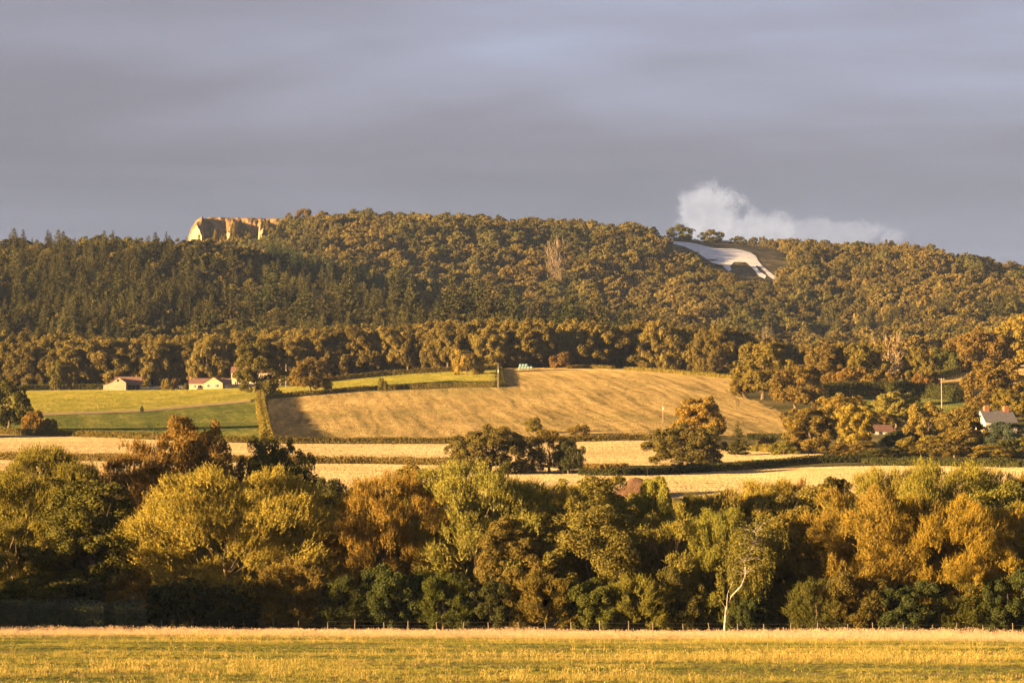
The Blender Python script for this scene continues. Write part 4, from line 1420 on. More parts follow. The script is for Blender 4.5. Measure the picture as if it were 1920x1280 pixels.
# ------------------------------------------------------------------ hillside woods
def forest():
    rng = np.random.default_rng(2024)
    gx, gd = np.meshgrid(np.arange(-760, 760, 8.4), np.arange(1300, 2790, 8.4))
    X = (gx + rng.uniform(-4.1, 4.1, gx.shape)).ravel()
    D = (gd + rng.uniform(-4.1, 4.1, gd.shape)).ravel()
    Z = ground(X, D)
    px, py = proj(X, D, Z)
    keep = (px > -330) & (px < 2250)
    # lower edge of the wood, as drawn in the photograph
    ex = [-400, 0, 200, 430, 520, 640, 820, 930, 1000, 1100, 1370, 1400, 2300]
    ed = [1330, 1330, 1330, 1335, 1330, 1335, 1330, 1325, 1335, 1345, 1330, 1460, 1460]
    keep &= D > np.interp(px, ex, ed)
    bare = [(a, b + 0) for a, b in BARE]
    keep &= ~inside(bare, px, py)
    horse = np.zeros(len(px), bool)
    for dy in (0, 5, 10, 15, 20, 25, 30):                     # nothing may stand in front of the figure except low growth at its lower left
        horse |= inside([(1250, 450), (1300, 455), (1380, 464), (1425, 478), (1466, 522), (1452, 530), (1420, 524), (1372, 512), (1346, 500), (1320, 488), (1295, 474), (1268, 463)], px, py - dy)
    keep &= ~horse
    keep &= ~((px > 345) & (px < 545) & (D > 2560))
    keep &= ~((px > 545) & (px < 650) & (D > 2660))
    keep &= ~((px < 345) & (D > 2080))
    keep &= D < 2755
    X, D, Z, px, py = (a[keep] for a in (X, D, Z, px, py))
    n = len(X)
    rnd = rng.random(n)
    patch = vnoise(X / 45 + 7, D / 70 + 3)
    patch2 = vnoise(X / 90 + 70, D / 120 + 31)
    # kind per region
    con = np.zeros(n)
    spur = (D < 2120) & (px < 1330)
    con = np.where(spur & (D > 1440) & (D < 1960), 0.12 + 0.36 * (patch > 0.48), con)
    con = np.where(spur & (px < 380) & (D > 1560), 0.28 + 0.30 * (patch > 0.5), con)
    con = np.where(spur & (px > 800) & (D > 1420) & (D < 1760), 0.36, con)
    con = np.where((D > 1960) & (px > 500) & (px < 780) & (D < 2150), 0.95, con)
    con = np.where((D > 2100) & (px > 1540), 0.35, con)
    con = np.where((D > 2560) & (px > 1540), 0.6, con)
    is_con = rnd < con
    pin = (~is_con) & (D > 1800) & (px > 1120) & (rng.random(n) < 0.6)
    # size
    h = 11 + 10 * rng.random(n) ** 1.6 + 5 * (patch2 - 0.5)
    h = np.where(spur & (D >= 1420), 8.5 + 7.5 * rng.random(n) ** 1.5 + 3 * (patch2 - 0.5), h)
    h = np.where(D < 1420, 18 + 6 * rng.random(n), h)
    h = np.where(D > 2150, 10 + 9 * rng.random(n) ** 1.5 + 6 * (patch2 - 0.5), h)
    h = np.where(is_con, np.where(D < 2150, 19 + 9 * rng.random(n), 11 + 6 * rng.random(n)), h)
    h = np.where(pin, 9 + 6 * rng.random(n), h)
    h = np.where((D > 1930) & (D < 2120) & (px < 480), np.where(is_con, 11 + 6 * rng.random(n), h), h)
    h = np.where((D > 2690) & (px > 1180) & (px < 1560), h * 0.8, h)
    # species spacing: thin out
    thin = np.where(D < 1430, 0.45, np.where(is_con, 0.80, np.where(pin, 0.9, 0.66)))
    k = rng.random(n) < thin
    X, D, Z, px, py, is_con, pin, h, patch, patch2 = (a[k] for a in (X, D, Z, px, py, is_con, pin, h, patch, patch2))
    n = len(X)
    w = h * np.where(is_con, 0.36 + 0.10 * rng.random(n), np.where(pin, 0.72, 0.85 + 0.35 * rng.random(n)))
    w = np.where(D < 1430, h * (0.85 + 0.25 * rng.random(n)), w)
    # prototype
    conk = ['spruce_a', 'spruce_b', 'spruce_c', 'spruce_d', 'larch_a']
    brok = ['far_0', 'far_1', 'far_2', 'far_3', 'far_4', 'oak_b', 'oak_c', 'oak_a']
    pink = ['pine_a', 'pine_b']
    keys = conk + brok + pink
    ki = np.where(is_con, np.where((D > 2300), np.where(rng.random(n) < 0.7, 4, 3), rng.integers(0, 4, n)), np.where(pin, 13 + rng.integers(0, 2, n), 5 + rng.integers(0, 5, n)))
    ki = np.where((~is_con) & (D < 1460), 10 + rng.integers(0, 3, n), ki)
    # colours
    tint = np.zeros((n, 3))
    c_oak = np.array([0.132, 0.110, 0.028])
    c_brn = np.array([0.158, 0.122, 0.036])
    c_grn = np.array([0.088, 0.088, 0.026])
    c_con = np.array([0.058, 0.058, 0.020])
    c_dcon = np.array([0.040, 0.056, 0.026])
    c_pin = np.array([0.132, 0.107, 0.033])
    q = np.clip(patch * 1.2 - 0.1 + 0.35 * rng.normal(size=n) * 0.6, 0, 1)[:, None]
    tint[:] = c_grn * (1 - q) + c_brn * q
    tint = np.where((D < 1460)[:, None], c_oak * (1 - 0.6 * q) + c_brn * 0.6 * q, tint)
    tint = np.where(pin[:, None], c_pin * (0.8 + 0.5 * q), tint)
    tint = np.where(is_con[:, None], c_con * (0.8 + 0.5 * q), tint)
    tint = np.where((is_con & (D > 1960) & (px > 480) & (px < 790) & (D < 2160))[:, None], c_dcon, tint)
    tint = np.where((is_con & (D > 2300))[:, None], c_brn * (0.85 + 0.4 * q), tint)
    tint *= (0.65 + 0.7 * rng.random((n, 1)))
    # what the camera can see, front to back on a coarse grid
    tz = proj(X, D, Z + h)[1]
    hw = w / 2 / (D * K)
    order = np.argsort(D)
    buf = np.zeros((330, 660), bool)
    vis = np.zeros(n)
    for i in order:
        x0, x1 = (px[i] - hw[i] + 330) / 4, (px[i] + hw[i] + 330) / 4
        y0, y1 = tz[i] / 4, py[i] / 4
        a0, a1 = int(max(x0, 0)), int(min(x1 + 1, 660))
        b0, b1 = int(max(y0, 0)), int(min(y1 + 1, 330))
        if a1 <= a0 or b1 <= b0:
            continue
        sub = buf[b0:b1, a0:a1]
        inframe = 1.0 if 0 <= px[i] <= 1920 else 0.3
        vis[i] = (~sub).sum() * inframe
        c0, c1 = int((px[i] - hw[i] * 0.55 + 330) / 4), int((px[i] + hw[i] * 0.55 + 330) / 4 + 1)
        d0 = int((tz[i] + 0.3 * (py[i] - tz[i])) / 4)
        buf[max(d0, 0):b1, max(c0, 0):max(c1, 0)] = True
    seen = vis > 0
    sel_c = [i for i in np.argsort(-vis) if seen[i] and is_con[i] and 0 < px[i] < 1920][:290]
    sel_b = [i for i in np.argsort(-vis) if seen[i] and not is_con[i] and 0 < px[i] < 1920][:290]
    single = np.zeros(n, bool)
    single[sel_c] = True
    single[sel_b] = True

    merged_obj = {k_: merged(PROTO[k_], k_ + '_tree', M_LEAF) for k_ in keys}
    merged_sct = {k_: merged(PROTO[k_], k_ + '_scatter', M_LEAF_S) for k_ in keys}

    EDGE = [(60, 'near the left border'), (145, 'behind the birch pair'), (205, 'left behind the barn'), (268, 'behind the barn'), (318, 'behind the parked silver car'), (352, 'above the russet garden shrub'), (392, 'above the left half of the bungalow'), (432, 'above the right half of the bungalow'),
            (480, 'above the farmhouse roof'), (530, 'right behind the farmhouse oak'), (575, 'left behind the brownish round oak'), (630, 'right behind the brownish round oak'), (690, 'above the left end of the green strip'), (740, 'above the small hedge bush'), (800, 'above the middle of the green strip'),
            (850, 'left of the rounded light green tree'), (905, 'above the rounded light green tree'), (960, 'left behind the wrapped bales'), (1020, 'right behind the wrapped bales'), (1080, 'above the small russet tree'), (1150, 'above the low far hedge'), (1230, 'above the small brown hedge bush'), (1310, 'above the far top-right hedge'),
            (1400, 'left of the tall golden-brown field-end tree'), (1500, 'behind the tall golden-brown field-end tree'), (1580, 'behind the first brown oak of the row'), (1660, 'behind the wide brown oak'), (1720, 'behind the half-bare ash'), (1800, 'behind the crossbar pole'), (1870, 'behind the upper-row golden oak'), (9999, 'near the right border')]
    SCAR = [(420, 'below the cliff nose'), (500, 'below the middle cliff face'), (560, 'below the rightmost cliff face'), (620, 'below the large skyline tree'), (740, 'above the dark green plantation'), (860, 'far left of the bare pale tree'), (980, 'left of the bare pale tree'), (1050, 'beside the bare pale tree'), (1150, 'right of the bare pale tree'),
            (1250, 'left of the white horse neck'), (1330, 'below the white horse neck'), (1420, 'below the white horse belly'), (1500, 'below the white horse hind legs'), (1600, 'right of the white horse'), (1700, 'on the far right swell'), (1800, 'right of the far right swell'), (9999, 'near the right border')]

    def where(i):
        x, d = px[i], D[i]
        tab = SCAR if d > 2150 else EDGE
        col = next(w_ for lim, w_ in tab if x < lim)
        if d > 2150:
            row = 'on the ridge' if d > 2640 else 'on the upper scarp' if d > 2400 else 'on the lower scarp'
        elif x >= 1400:
            row = 'in the valley wood'
        else:
            row = 'at the wood edge' if d < 1440 else 'low on the spur' if d < 1600 else 'halfway up the spur' if d < 1800 else 'high on the spur'
        return row + ' ' + col

    def look(i):
        if is_con[i]:
            a = 'tall' if h[i] > 25 else 'mid-sized' if h[i] > 20 else 'short'
        else:
            hm = 21 if D[i] < 1430 else 14.5
            a = 'tall' if h[i] > hm + 1.3 else 'mid-sized' if h[i] > hm - 1.6 else 'low'
        r_ = tint[i][0] / tint[i][1]
        lum = tint[i].sum()
        c = 'dark' if lum < 0.17 else ('golden' if lum > 0.28 else 'brown' if r_ > 1.22 else 'olive')
        return a + ' ' + c + ' '

    for i in np.nonzero(single)[0]:
        k_ = keys[ki[i]]
        nm = 'conifer_tree' if is_con[i] else 'broadleaf_tree'
        wh = where(i)
        lab = look(i) + ('spired conifer ' if is_con[i] else 'broadleaf tree ' if not pin[i] else 'round-headed tree ')
        o = link(nm, merged_obj[k_], None, (X[i], D[i], Z[i] - 0.3), label=lab + wh, category='tree', group=('conifers ' if is_con[i] else 'broadleaf trees ') + wh)
        o.rotation_euler = (0, 0, rng.random() * 6.28)
        o.scale = (w[i] / PROTO[k_].w, w[i] / PROTO[k_].w, h[i] / PROTO[k_].h)
        o.color = (*tint[i], 1)
    rest = seen & ~single
    # keep a share of the hidden trees so that the wood stays closed from other places
    rest |= (~seen) & (rng.random(n) < 0.35)
    scatter('hillside_forest', np.stack([X, D, Z - 0.3], -1)[rest], np.stack([w / np.array([PROTO[keys[q]].w for q in ki]), w / np.array([PROTO[keys[q]].w for q in ki]), h / np.array([PROTO[keys[q]].h for q in ki])], -1)[rest],
            rng.random(n)[rest] * 6.28, ki[rest], [merged_sct[k_] for k_ in keys], tint[rest], 'mixed broadleaf and conifer forest covering the hillside')
    print('forest', n, 'seen', int(seen.sum()), 'single', int(single.sum()), 'rest', int(rest.sum()))


def scatter(name, P, S, rz, idx, meshes, tint, label, tilt=None):
    me = bpy.data.meshes.new(name)
    me.vertices.add(len(P))
    me.vertices.foreach_set('co', np.asarray(P, np.float32).ravel())
    a = me.attributes.new('size', 'FLOAT_VECTOR', 'POINT')
    a.data.foreach_set('vector', np.asarray(S, np.float32).ravel())
    a = me.attributes.new('turn', 'FLOAT_VECTOR', 'POINT')
    rot = np.zeros((len(P), 3), np.float32)
    rot[:, 2] = rz
    if tilt is not None:
        rot[:, :2] = tilt
    a.data.foreach_set('vector', rot.ravel())
    a = me.attributes.new('pick', 'INT', 'POINT')
    a.data.foreach_set('value', np.asarray(idx, np.int32))
    a = me.attributes.new('tint', 'FLOAT_COLOR', 'POINT')
    t4 = np.ones((len(P), 4), np.float32)
    t4[:, :3] = tint
    a.data.foreach_set('color', t4.ravel())
    me.update()
    col = bpy.data.collections.new(name + '_kinds')
    for i, m in enumerate(meshes):
        ob = bpy.data.objects.new('%s_kind_%02d' % (name, i), m)
        col.objects.link(ob)
    ng = bpy.data.node_groups.new(name + '_scatter', 'GeometryNodeTree')
    ng.interface.new_socket('Geometry', in_out='INPUT', socket_type='NodeSocketGeometry')
    ng.interface.new_socket('Geometry', in_out='OUTPUT', socket_type='NodeSocketGeometry')
    N = ng.nodes
    gi = N.new('NodeGroupInput')
    go = N.new('NodeGroupOutput')
    ip = N.new('GeometryNodeInstanceOnPoints')
    ci = N.new('GeometryNodeCollectionInfo')
    ci.inputs['Collection'].default_value = col
    ci.inputs['Separate Children'].default_value = True
    ci.inputs['Reset Children'].default_value = True

    def attr(nm, typ):
        nd = N.new('GeometryNodeInputNamedAttribute')
        nd.data_type = typ
        nd.inputs[0].default_value = nm
        return nd.outputs[0]
    L = ng.links
    L.new(gi.outputs[0], ip.inputs['Points'])
    L.new(ci.outputs[0], ip.inputs['Instance'])
    ip.inputs['Pick Instance'].default_value = True
    L.new(attr('pick', 'INT'), ip.inputs['Instance Index'])
    er = N.new('FunctionNodeEulerToRotation')
    L.new(attr('turn', 'FLOAT_VECTOR'), er.inputs[0])
    L.new(er.outputs[0], ip.inputs['Rotation'])
    L.new(attr('size', 'FLOAT_VECTOR'), ip.inputs['Scale'])
    L.new(ip.outputs[0], go.inputs[0])
    o = link(name, me, kind='stuff', label=label)
    md = o.modifiers.new('scatter', 'NODES')
    md.node_group = ng
    return o


forest()


# ------------------------------------------------------------------ standing stubble and turf on the fields
def blades(seed, n, size, hmin, hmax, wid, mat):
    rng = np.random.default_rng(seed)
    b = np.stack([rng.uniform(-size, size, n) / 2, rng.uniform(-size, size, n) / 2, np.zeros(n)], -1)
    a = rng.random(n) * 3.1416
    sd = np.stack([np.cos(a), np.sin(a), 0 * a], -1) * (wid * (0.6 + 0.8 * rng.random(n)))[:, None] / 2
    hh = hmin + (hmax - hmin) * rng.random(n)
    tp = b + np.stack([rng.normal(size=n) * 0.25 * hh, rng.normal(size=n) * 0.25 * hh, hh], -1)
    V = np.stack([b - sd, b + sd, tp + sd * 0.7, tp - sd * 0.7], 1).reshape(-1, 3)
    return mesh_np('blades_%d' % seed, V, np.arange(n * 4).reshape(-1, 4), [mat])


def cover(mat_name, kind, name, label, n, size, hmin, hmax, wid, fill):
    rng = np.random.default_rng(len(name) * 7 + n)
    mat = field_mat(mat_name + '_blades', kind, True)
    ms = [blades(q + n, n, size, hmin, hmax, wid, mat) for q in range(4)]
    for (mn, u, d0, d1, lab) in FIELDS:
        if mn != mat_name:
            continue
        st = size * fill
        xa = (u - 960) * K * d0
        xb = (u - 960) * K * d1
        gx_, gd_ = np.meshgrid(np.arange(min(xa.min(), xb.min()), max(xa.max(), xb.max()), st), np.arange(d0.min(), d1.max(), st))
        X = (gx_ + rng.uniform(-0.4, 0.4, gx_.shape) * st).ravel()
        D = (gd_ + rng.uniform(-0.4, 0.4, gx_.shape) * st).ravel()
        pu = proj(X, D, ground(X, D))[0]
        ok = (pu >= u[0]) & (pu <= u[-1]) & (D > np.interp(pu, u, d0) + 1.0) & (D < np.interp(pu, u, d1) - 1.0)
        X, D = X[ok], D[ok]
        Z = ground(X, D)
        cnt = len(X)
        gx = (ground(X + 3, D) - ground(X - 3, D)) / 6
        gy = (ground(X, D + 6) - ground(X, D - 6)) / 12
        tilt = np.stack([np.arctan(gy), -np.arctan(gx)], -1)
        s = 0.85 + 0.3 * rng.random(cnt)
        scatter(name, np.stack([X, D, Z + 0.12], -1), np.stack([np.ones(cnt), np.ones(cnt), s], -1), 0.0, rng.integers(0, 4, cnt), ms, np.ones((cnt, 3)), label + lab, tilt)


cover('stubble', 'stubble', 'straw_stubble', 'short straw standing on the ', 230, 3.6, 0.09, 0.17, 0.06, 0.72)
cover('harvested_slope', 'tan', 'crop_stubble', 'rough cut stems standing on the ', 230, 3.6, 0.07, 0.20, 0.06, 0.72)
cover('pasture', 'green', 'pasture_grass', 'short grass growing on the ', 120, 3.6, 0.05, 0.13, 0.09, 0.75)
cover('crop_green', 'dark_green', 'crop_leaves', 'short green crop growing on the ', 120, 3.6, 0.05, 0.13, 0.09, 0.75)


# bare pale trees and the big tree on the scar
def lone(px, D, top, width, key, col, label, name='broadleaf_tree'):
    plant(name, key, px, D, top, width, col, label, 'tree', None)


lone(568, 2695, 391, 36, 'oak_b', 'oakb', 'large round tree alone on the bare skyline right of the cliff')
lone(541, 2690, 399, 18, 'far_1', 'oak', 'small tree left of the large round skyline tree')
lone(1042, 2330, 452, 36, 'dead_a', (0.11, 0.09, 0.045), 'bare pale-branched tree on the scarp left of the white horse', 'dead_tree')
lone(1440, 1640, 616, 24, 'dead_a', (0.10, 0.09, 0.06), 'thin bare tree with pale stems in the shaded wood', 'dead_tree')
for px, D, top, wd, lab in [(1335, 2735, 431, 44, 'dark skyline thicket above the neck of the white horse'), (1385, 2735, 443, 30, 'small dark skyline thicket above the back of the white horse'), (1275, 2735, 422, 46, 'dark skyline tree group left of the white horse neck'),
                            (1300, 2560, 476, 26, 'low dark scrub covering the lower left of the white horse'), (1330, 2520, 494, 30, 'low dark scrub below the chest of the white horse'), (1352, 2500, 503, 24, 'small dark scrub beside the front leg of the white horse'),
                            (405, 2640, 432, 14, 'dark scrub bush on the cliff right of the bright nose'), (455, 2630, 424, 26, 'scrub bush on the cliff between two bright faces'), (440, 2625, 418, 22, 'scrub bush above a bright cliff face'),
                            (515, 2625, 428, 30, 'scrub bush right of the rightmost bright cliff face'), (530, 2650, 412, 26, 'scrub bush at the upper right of the cliff'), (470, 2628, 438, 24, 'scrub bush at the cliff foot'), (392, 2640, 446, 22, 'scrub bush below the shaded recess of the cliff'), (418, 2636, 440, 18, 'scrub bush at the foot of the middle cliff face'), (500, 2640, 414, 18, 'small scrub bush on the turf above the rightmost bright face'), (550, 2640, 420, 30, 'scrub bush where the cliff ends in the wood'), (536, 2625, 440, 30, 'scrub bush low at the right end of the cliff')]:
    plant('scrub_bush', 'mid_bush' if D < 2700 else 'far_1', px, D, top, wd, 'oak' if px < 600 else 'green', lab, 'shrub', None)


# ------------------------------------------------------------------ farm buildings
M_WALL = plain_mat('cream_stone', (0.44, 0.345, 0.21), 0.9, 0.1, 0.18, 1.5, 0.3)
M_TIMBER = plain_mat('weathered_boards', (0.34, 0.27, 0.20), 0.9, 0.1, 0.25, 1.2, 0.3)
M_TILE = plain_mat('red_pantiles', (0.17, 0.095, 0.072), 0.85, 0.15, 0.25, 1.5, 0.4)
M_SLATE = plain_mat('grey_slates', (0.13, 0.125, 0.13), 0.7, 0.25, 0.2, 1.5, 0.3)
M_WHITE = plain_mat('white_paint', (0.62, 0.58, 0.52), 0.6, 0.3, 0.06, 2.0)
M_GLASS = plain_mat('window_glass', (0.05, 0.055, 0.06), 0.08, 0.5, 0.1, 1.0)
M_DARK = plain_mat('opening_shade', (0.03, 0.026, 0.022), 0.9, 0.05, 0.2, 1.0)  # near-black colour standing in for the shade inside openings
M_BRICK = plain_mat('chimney_brick', (0.33, 0.15, 0.085), 0.9, 0.1, 0.25, 3.0, 0.3)
M_STONE = plain_mat('field_stone', (0.42, 0.35, 0.25), 0.95, 0.05, 0.3, 1.8, 0.6)
M_POST = plain_mat('weathered_wood', (0.15, 0.125, 0.10), 0.9, 0.1, 0.3, 4.0, 0.3)
M_POLE = plain_mat('pale_pole_wood', (0.28, 0.225, 0.165), 0.85, 0.1, 0.2, 2.0, 0.2)
M_WIRE = plain_mat('fence_wire', (0.08, 0.075, 0.07), 0.5, 0.4, 0.1, 2.0)
M_WRAP = plain_mat('bale_wrap', (0.14, 0.23, 0.245), 0.45, 0.4, 0.10, 2.0)
M_CARP = plain_mat('silver_paint', (0.42, 0.43, 0.45), 0.35, 0.5, 0.03, 1.0)
M_CARW = plain_mat('white_car_paint', (0.72, 0.72, 0.70), 0.35, 0.5, 0.03, 1.0)
M_TYRE = plain_mat('tyre_rubber', (0.02, 0.02, 0.02), 0.9, 0.1, 0.1, 1.0)


def gable_block(parent, x0, x1, y0, y1, zb, eave, ridge, axis, wall, roofm, over=0.25, thick=0.18):
    """walls with gables and a two-sided roof; axis is the direction of the ridge"""
    mb = MB()
    rf = []
    if axis == 'x':
        ym = (y0 + y1) / 2
        mb.prism([(y0, zb), (y1, zb), (y1, eave), (ym, ridge), (y0, eave)], x0, x1, 'x')
        sl = (ridge - eave) / (ym - y0)
        for sgn, ya, yb in ((-1, y0 - over, ym), (1, y1 + over, ym)):
            za = eave - over * sl
            rf.append([(ya, za + 0.02), (yb, ridge + 0.02), (yb, ridge + thick), (ya, za + thick)])
    else:
        xm = (x0 + x1) / 2
        mb.prism([(x0, zb), (x1, zb), (x1, eave), (xm, ridge), (x0, eave)], y0, y1, 'y')
        sl = (ridge - eave) / (xm - x0)
        for sgn, xa, xb in ((-1, x0 - over, xm), (1, x1 + over, xm)):
            za = eave - over * sl
            rf.append([(xa, za + 0.02), (xb, ridge + 0.02), (xb, ridge + thick), (xa, za + thick)])
    w_ = mb.build('wall', wall, parent)
    for q in rf:
        m2 = MB()
        m2.prism(q, (x0 if axis == 'x' else y0) - over, (x1 if axis == 'x' else y1) + over, axis)
        r_ = m2.build('roof', roofm, parent)
    return w_


def window(parent, x0, x1, z0, z1, y, bars=1, name='window'):
    """framed window in a wall that faces -y"""
    f = MB()
    t = 0.2
    f.box(x0, x1, y - 0.06, y + 0.02, z0, z0 + t).box(x0, x1, y - 0.06, y + 0.02, z1 - t, z1)
    f.box(x0, x0 + t, y - 0.06, y + 0.02, z0 + t, z1 - t).box(x1 - t, x1, y - 0.06, y + 0.02, z0 + t, z1 - t)
    for q in range(bars):
        xm = x0 + (x1 - x0) * (q + 1) / (bars + 1)
        f.box(xm - 0.06, xm + 0.06, y - 0.06, y + 0.02, z0 + t, z1 - t)
    o = f.build(name, M_WHITE, parent)
    MB().box(x0 + t, x1 - t, y - 0.02, y + 0.01, z0 + t, z1 - t).build('pane', M_GLASS, o)
    return o


def mpp(D):
    return K * D * CT          # metres per photograph pixel


# barn: long range with open front, gabled front wing and lean-to
D = 1268
X, _, Z = at(230, D)
m = mpp(D)
t = thing('barn', 'weathered timber barn with red roof, open front and gabled wing', 'barn', (X, D, Z), 0.10)
gable_block(t, -3.6, 8.2, 0, 8, -1.0, 3.1, 6.3, 'x', M_TIMBER, M_TILE)
gable_block(t, -5.6, 1.6, -5.0, 3.0, -1.0, 3.0, 5.6, 'y', plain_mat('pale_boards', (0.36, 0.29, 0.21), 0.9, 0.1, 0.15, 1.0, 0.2), M_TILE)
mb = MB()
mb.prism([(-8.4, -1.0), (-5.62, -1.0), (-5.62, 2.9), (-8.4, 2.1)], -4.2, 2.0, 'y')
mb.build('lean_to', M_TIMBER, t)
MB().prism([(-8.6, 2.05), (-5.64, 2.92), (-5.64, 3.06), (-8.6, 2.19)], -4.4, 2.2, 'y').build('roof', M_TILE, t)
MB().box(2.2, 7.6, -0.04, 0.01, -0.9, 2.5).build('open_front_shade', M_DARK, t)  # dark panel on the closed wall, painting the shaded interior
for q in (2.2, 4.0, 5.8, 7.5):
    MB().box(q - 0.12, q + 0.12, -0.25, -0.05, -0.9, 3.0).build('post', M_POST, t)
MB().tube([(-2.0, -5.06, 4.1), (-2.0, -5.0, 4.1)], 0.55, 10).build('owl_window', M_DARK, t)  # dark disc painting the shade in the hole
MB().box(-3.4, 0.4, -5.04, -4.99, 0.2, 1.9).build('hatch_door', M_TIMBER, t)

# bungalow with projecting gable
D = 1262
X, _, Z = at(388, D)
t = thing('bungalow', 'low cream stone bungalow with red roof, front gable and white windows', 'house', (X, D, Z), 0.06)
gable_block(t, -8.0, 10.5, 0.5, 7.5, -1.2, 2.6, 5.1, 'x', M_WALL, M_TILE)
gable_block(t, -1.6, 7.0, -2.5, 4.0, -1.2, 2.6, 5.3, 'y', M_WALL, M_TILE)
for a, b_ in ((-6.2, -4.7), (-4.2, -2.2)):
    window(t, a, b_, 0.5, 2.3, 0.48, 1)
for a, b_ in ((-0.2, 1.8), (3.6, 5.8)):
    window(t, a, b_, 0.5, 2.3, -2.52, 2)
MB().box(8.0, 9.0, 0.42, 0.52, -0.9, 1.9).build('door', M_WHITE, t)
MB().box(-7.9, -7.2, 3.6, 4.4, 4.6, 6.0).build('chimney', M_BRICK, t)

# two-storey farmhouse behind the oak
D = 1275
X, _, Z = at(480, D)
t = thing('farmhouse', 'two-storey cream farmhouse with red roof half hidden by the tall green oak', 'house', (X, D, Z), 0.04)
gable_block(t, -11.2, 11.0, 0, 8, -1.5, 6.2, 9.2, 'x', M_WALL, M_TILE)
for a in (-10.2, -5.5, -0.5, 4.5, 8.4):
    window(t, a, a + 2.0, 3.9, 5.8, -0.02, 1)
for a in (-9.8, -5.5, 4.5, 8.4):
    window(t, a, a + 2.0, 0.6, 2.6, -0.02, 1)
MB().box(-0.5, 0.7, -0.06, 0.02, -0.6, 2.1).build('door', M_WHITE, t)
for a in (-10.2, 9.6):
    c = MB().box(a, a + 0.9, 3.5, 4.5, 8.2, 10.6).build('chimney', M_BRICK, t)
    MB().tube([(a + 0.45, 4, 10.55), (a + 0.45, 4, 11.0)], 0.18, 8).build('chimney_pot', M_BRICK, c)

# cottage at right with two chimneys
D = 880
X, _, Z = at(1868, D)
zr = unproj(1866, 770, D)[2] - Z
t = thing('cottage', 'white-gabled cottage with slate roof and two brick chimneys among trees', 'house', (X, D, Z), 0.32)
gable_block(t, -5.4, 5.4, -3.4, 3.4, -1.5, zr - 3.6, zr, 'x', M_WHITE, M_SLATE, over=0.3)
for a in (-4.2, 2.6):
    c = MB().box(a, a + 1.7, -0.5, 0.5, zr - 0.9, zr + 1.3).build('chimney', M_BRICK, t)
    for q in (0.45, 1.25):
        MB().tube([(a + q, 0, zr + 1.25), (a + q, 0, zr + 1.65)], 0.17, 8).build('chimney_pot', M_BRICK, c)
for a in (-3.6, 1.6):
    window(t, a, a + 1.7, zr - 6.0, zr - 4.4, -3.42, 1)

# red-roofed shed
D = 870
X, _, Z = at(1657, D)
zr = unproj(1657, 796, D)[2] - Z
t = thing('shed', 'low white shed with dull red roof beside the bright yellow tree', 'shed', (X, D, Z), 0.3)
gable_block(t, -3.0, 3.2, 0, 4.2, -1.2, zr - 1.9, zr, 'x', M_WHITE, M_TILE)
MB().box(-1.6, -0.5, -0.04, 0.01, max(zr - 3.4, 0.0), zr - 2.15).build('window', M_GLASS, t)

# low stone wall in front of the bungalow, post-and-rail fence left of the barn
def stone_wall(label, pts, hgt):
    P = [at(px_, hit(px_, py_)) for px_, py_ in pts]
    x0, y0, z0 = P[0]
    rr = random.Random(4)
    o = thing('stone_wall', label, 'wall', P[0])
    for (a, b_) in zip(P[:-1], P[1:]):
        n_ = max(1, int(math.dist(a, b_) / 3.0))
        for q in range(n_):
            f0, f1 = q / n_, (q + 1) / n_
            p0 = [a[i] + (b_[i] - a[i]) * f0 for i in range(3)]
            p1 = [a[i] + (b_[i] - a[i]) * f1 for i in range(3)]
            hh = hgt * rr.uniform(0.9, 1.1)
            MB().add([(p0[0] - x0, p0[1] - y0 - 0.25, p0[2] - z0 - 0.4), (p1[0] - x0, p1[1] - y0 - 0.25, p1[2] - z0 - 0.4), (p1[0] - x0, p1[1] - y0 + 0.25, p1[2] - z0 - 0.4), (p0[0] - x0, p0[1] - y0 + 0.25, p0[2] - z0 - 0.4),
                      (p0[0] - x0, p0[1] - y0 - 0.2, p0[2] - z0 + hh), (p1[0] - x0, p1[1] - y0 - 0.2, p1[2] - z0 + hh), (p1[0] - x0, p1[1] - y0 + 0.2, p1[2] - z0 + hh), (p0[0] - x0, p0[1] - y0 + 0.2, p0[2] - z0 + hh)],
                     [(0, 3, 2, 1), (4, 5, 6, 7), (0, 1, 5, 4), (1, 2, 6, 5), (2, 3, 7, 6), (3, 0, 4, 7)]).build('wall_section', M_STONE, o)


stone_wall('low pale stone wall in front of the bungalow and shrubs', [(256, 731.5), (300, 730), (350, 729), (390, 728), (432, 727)], 1.0)


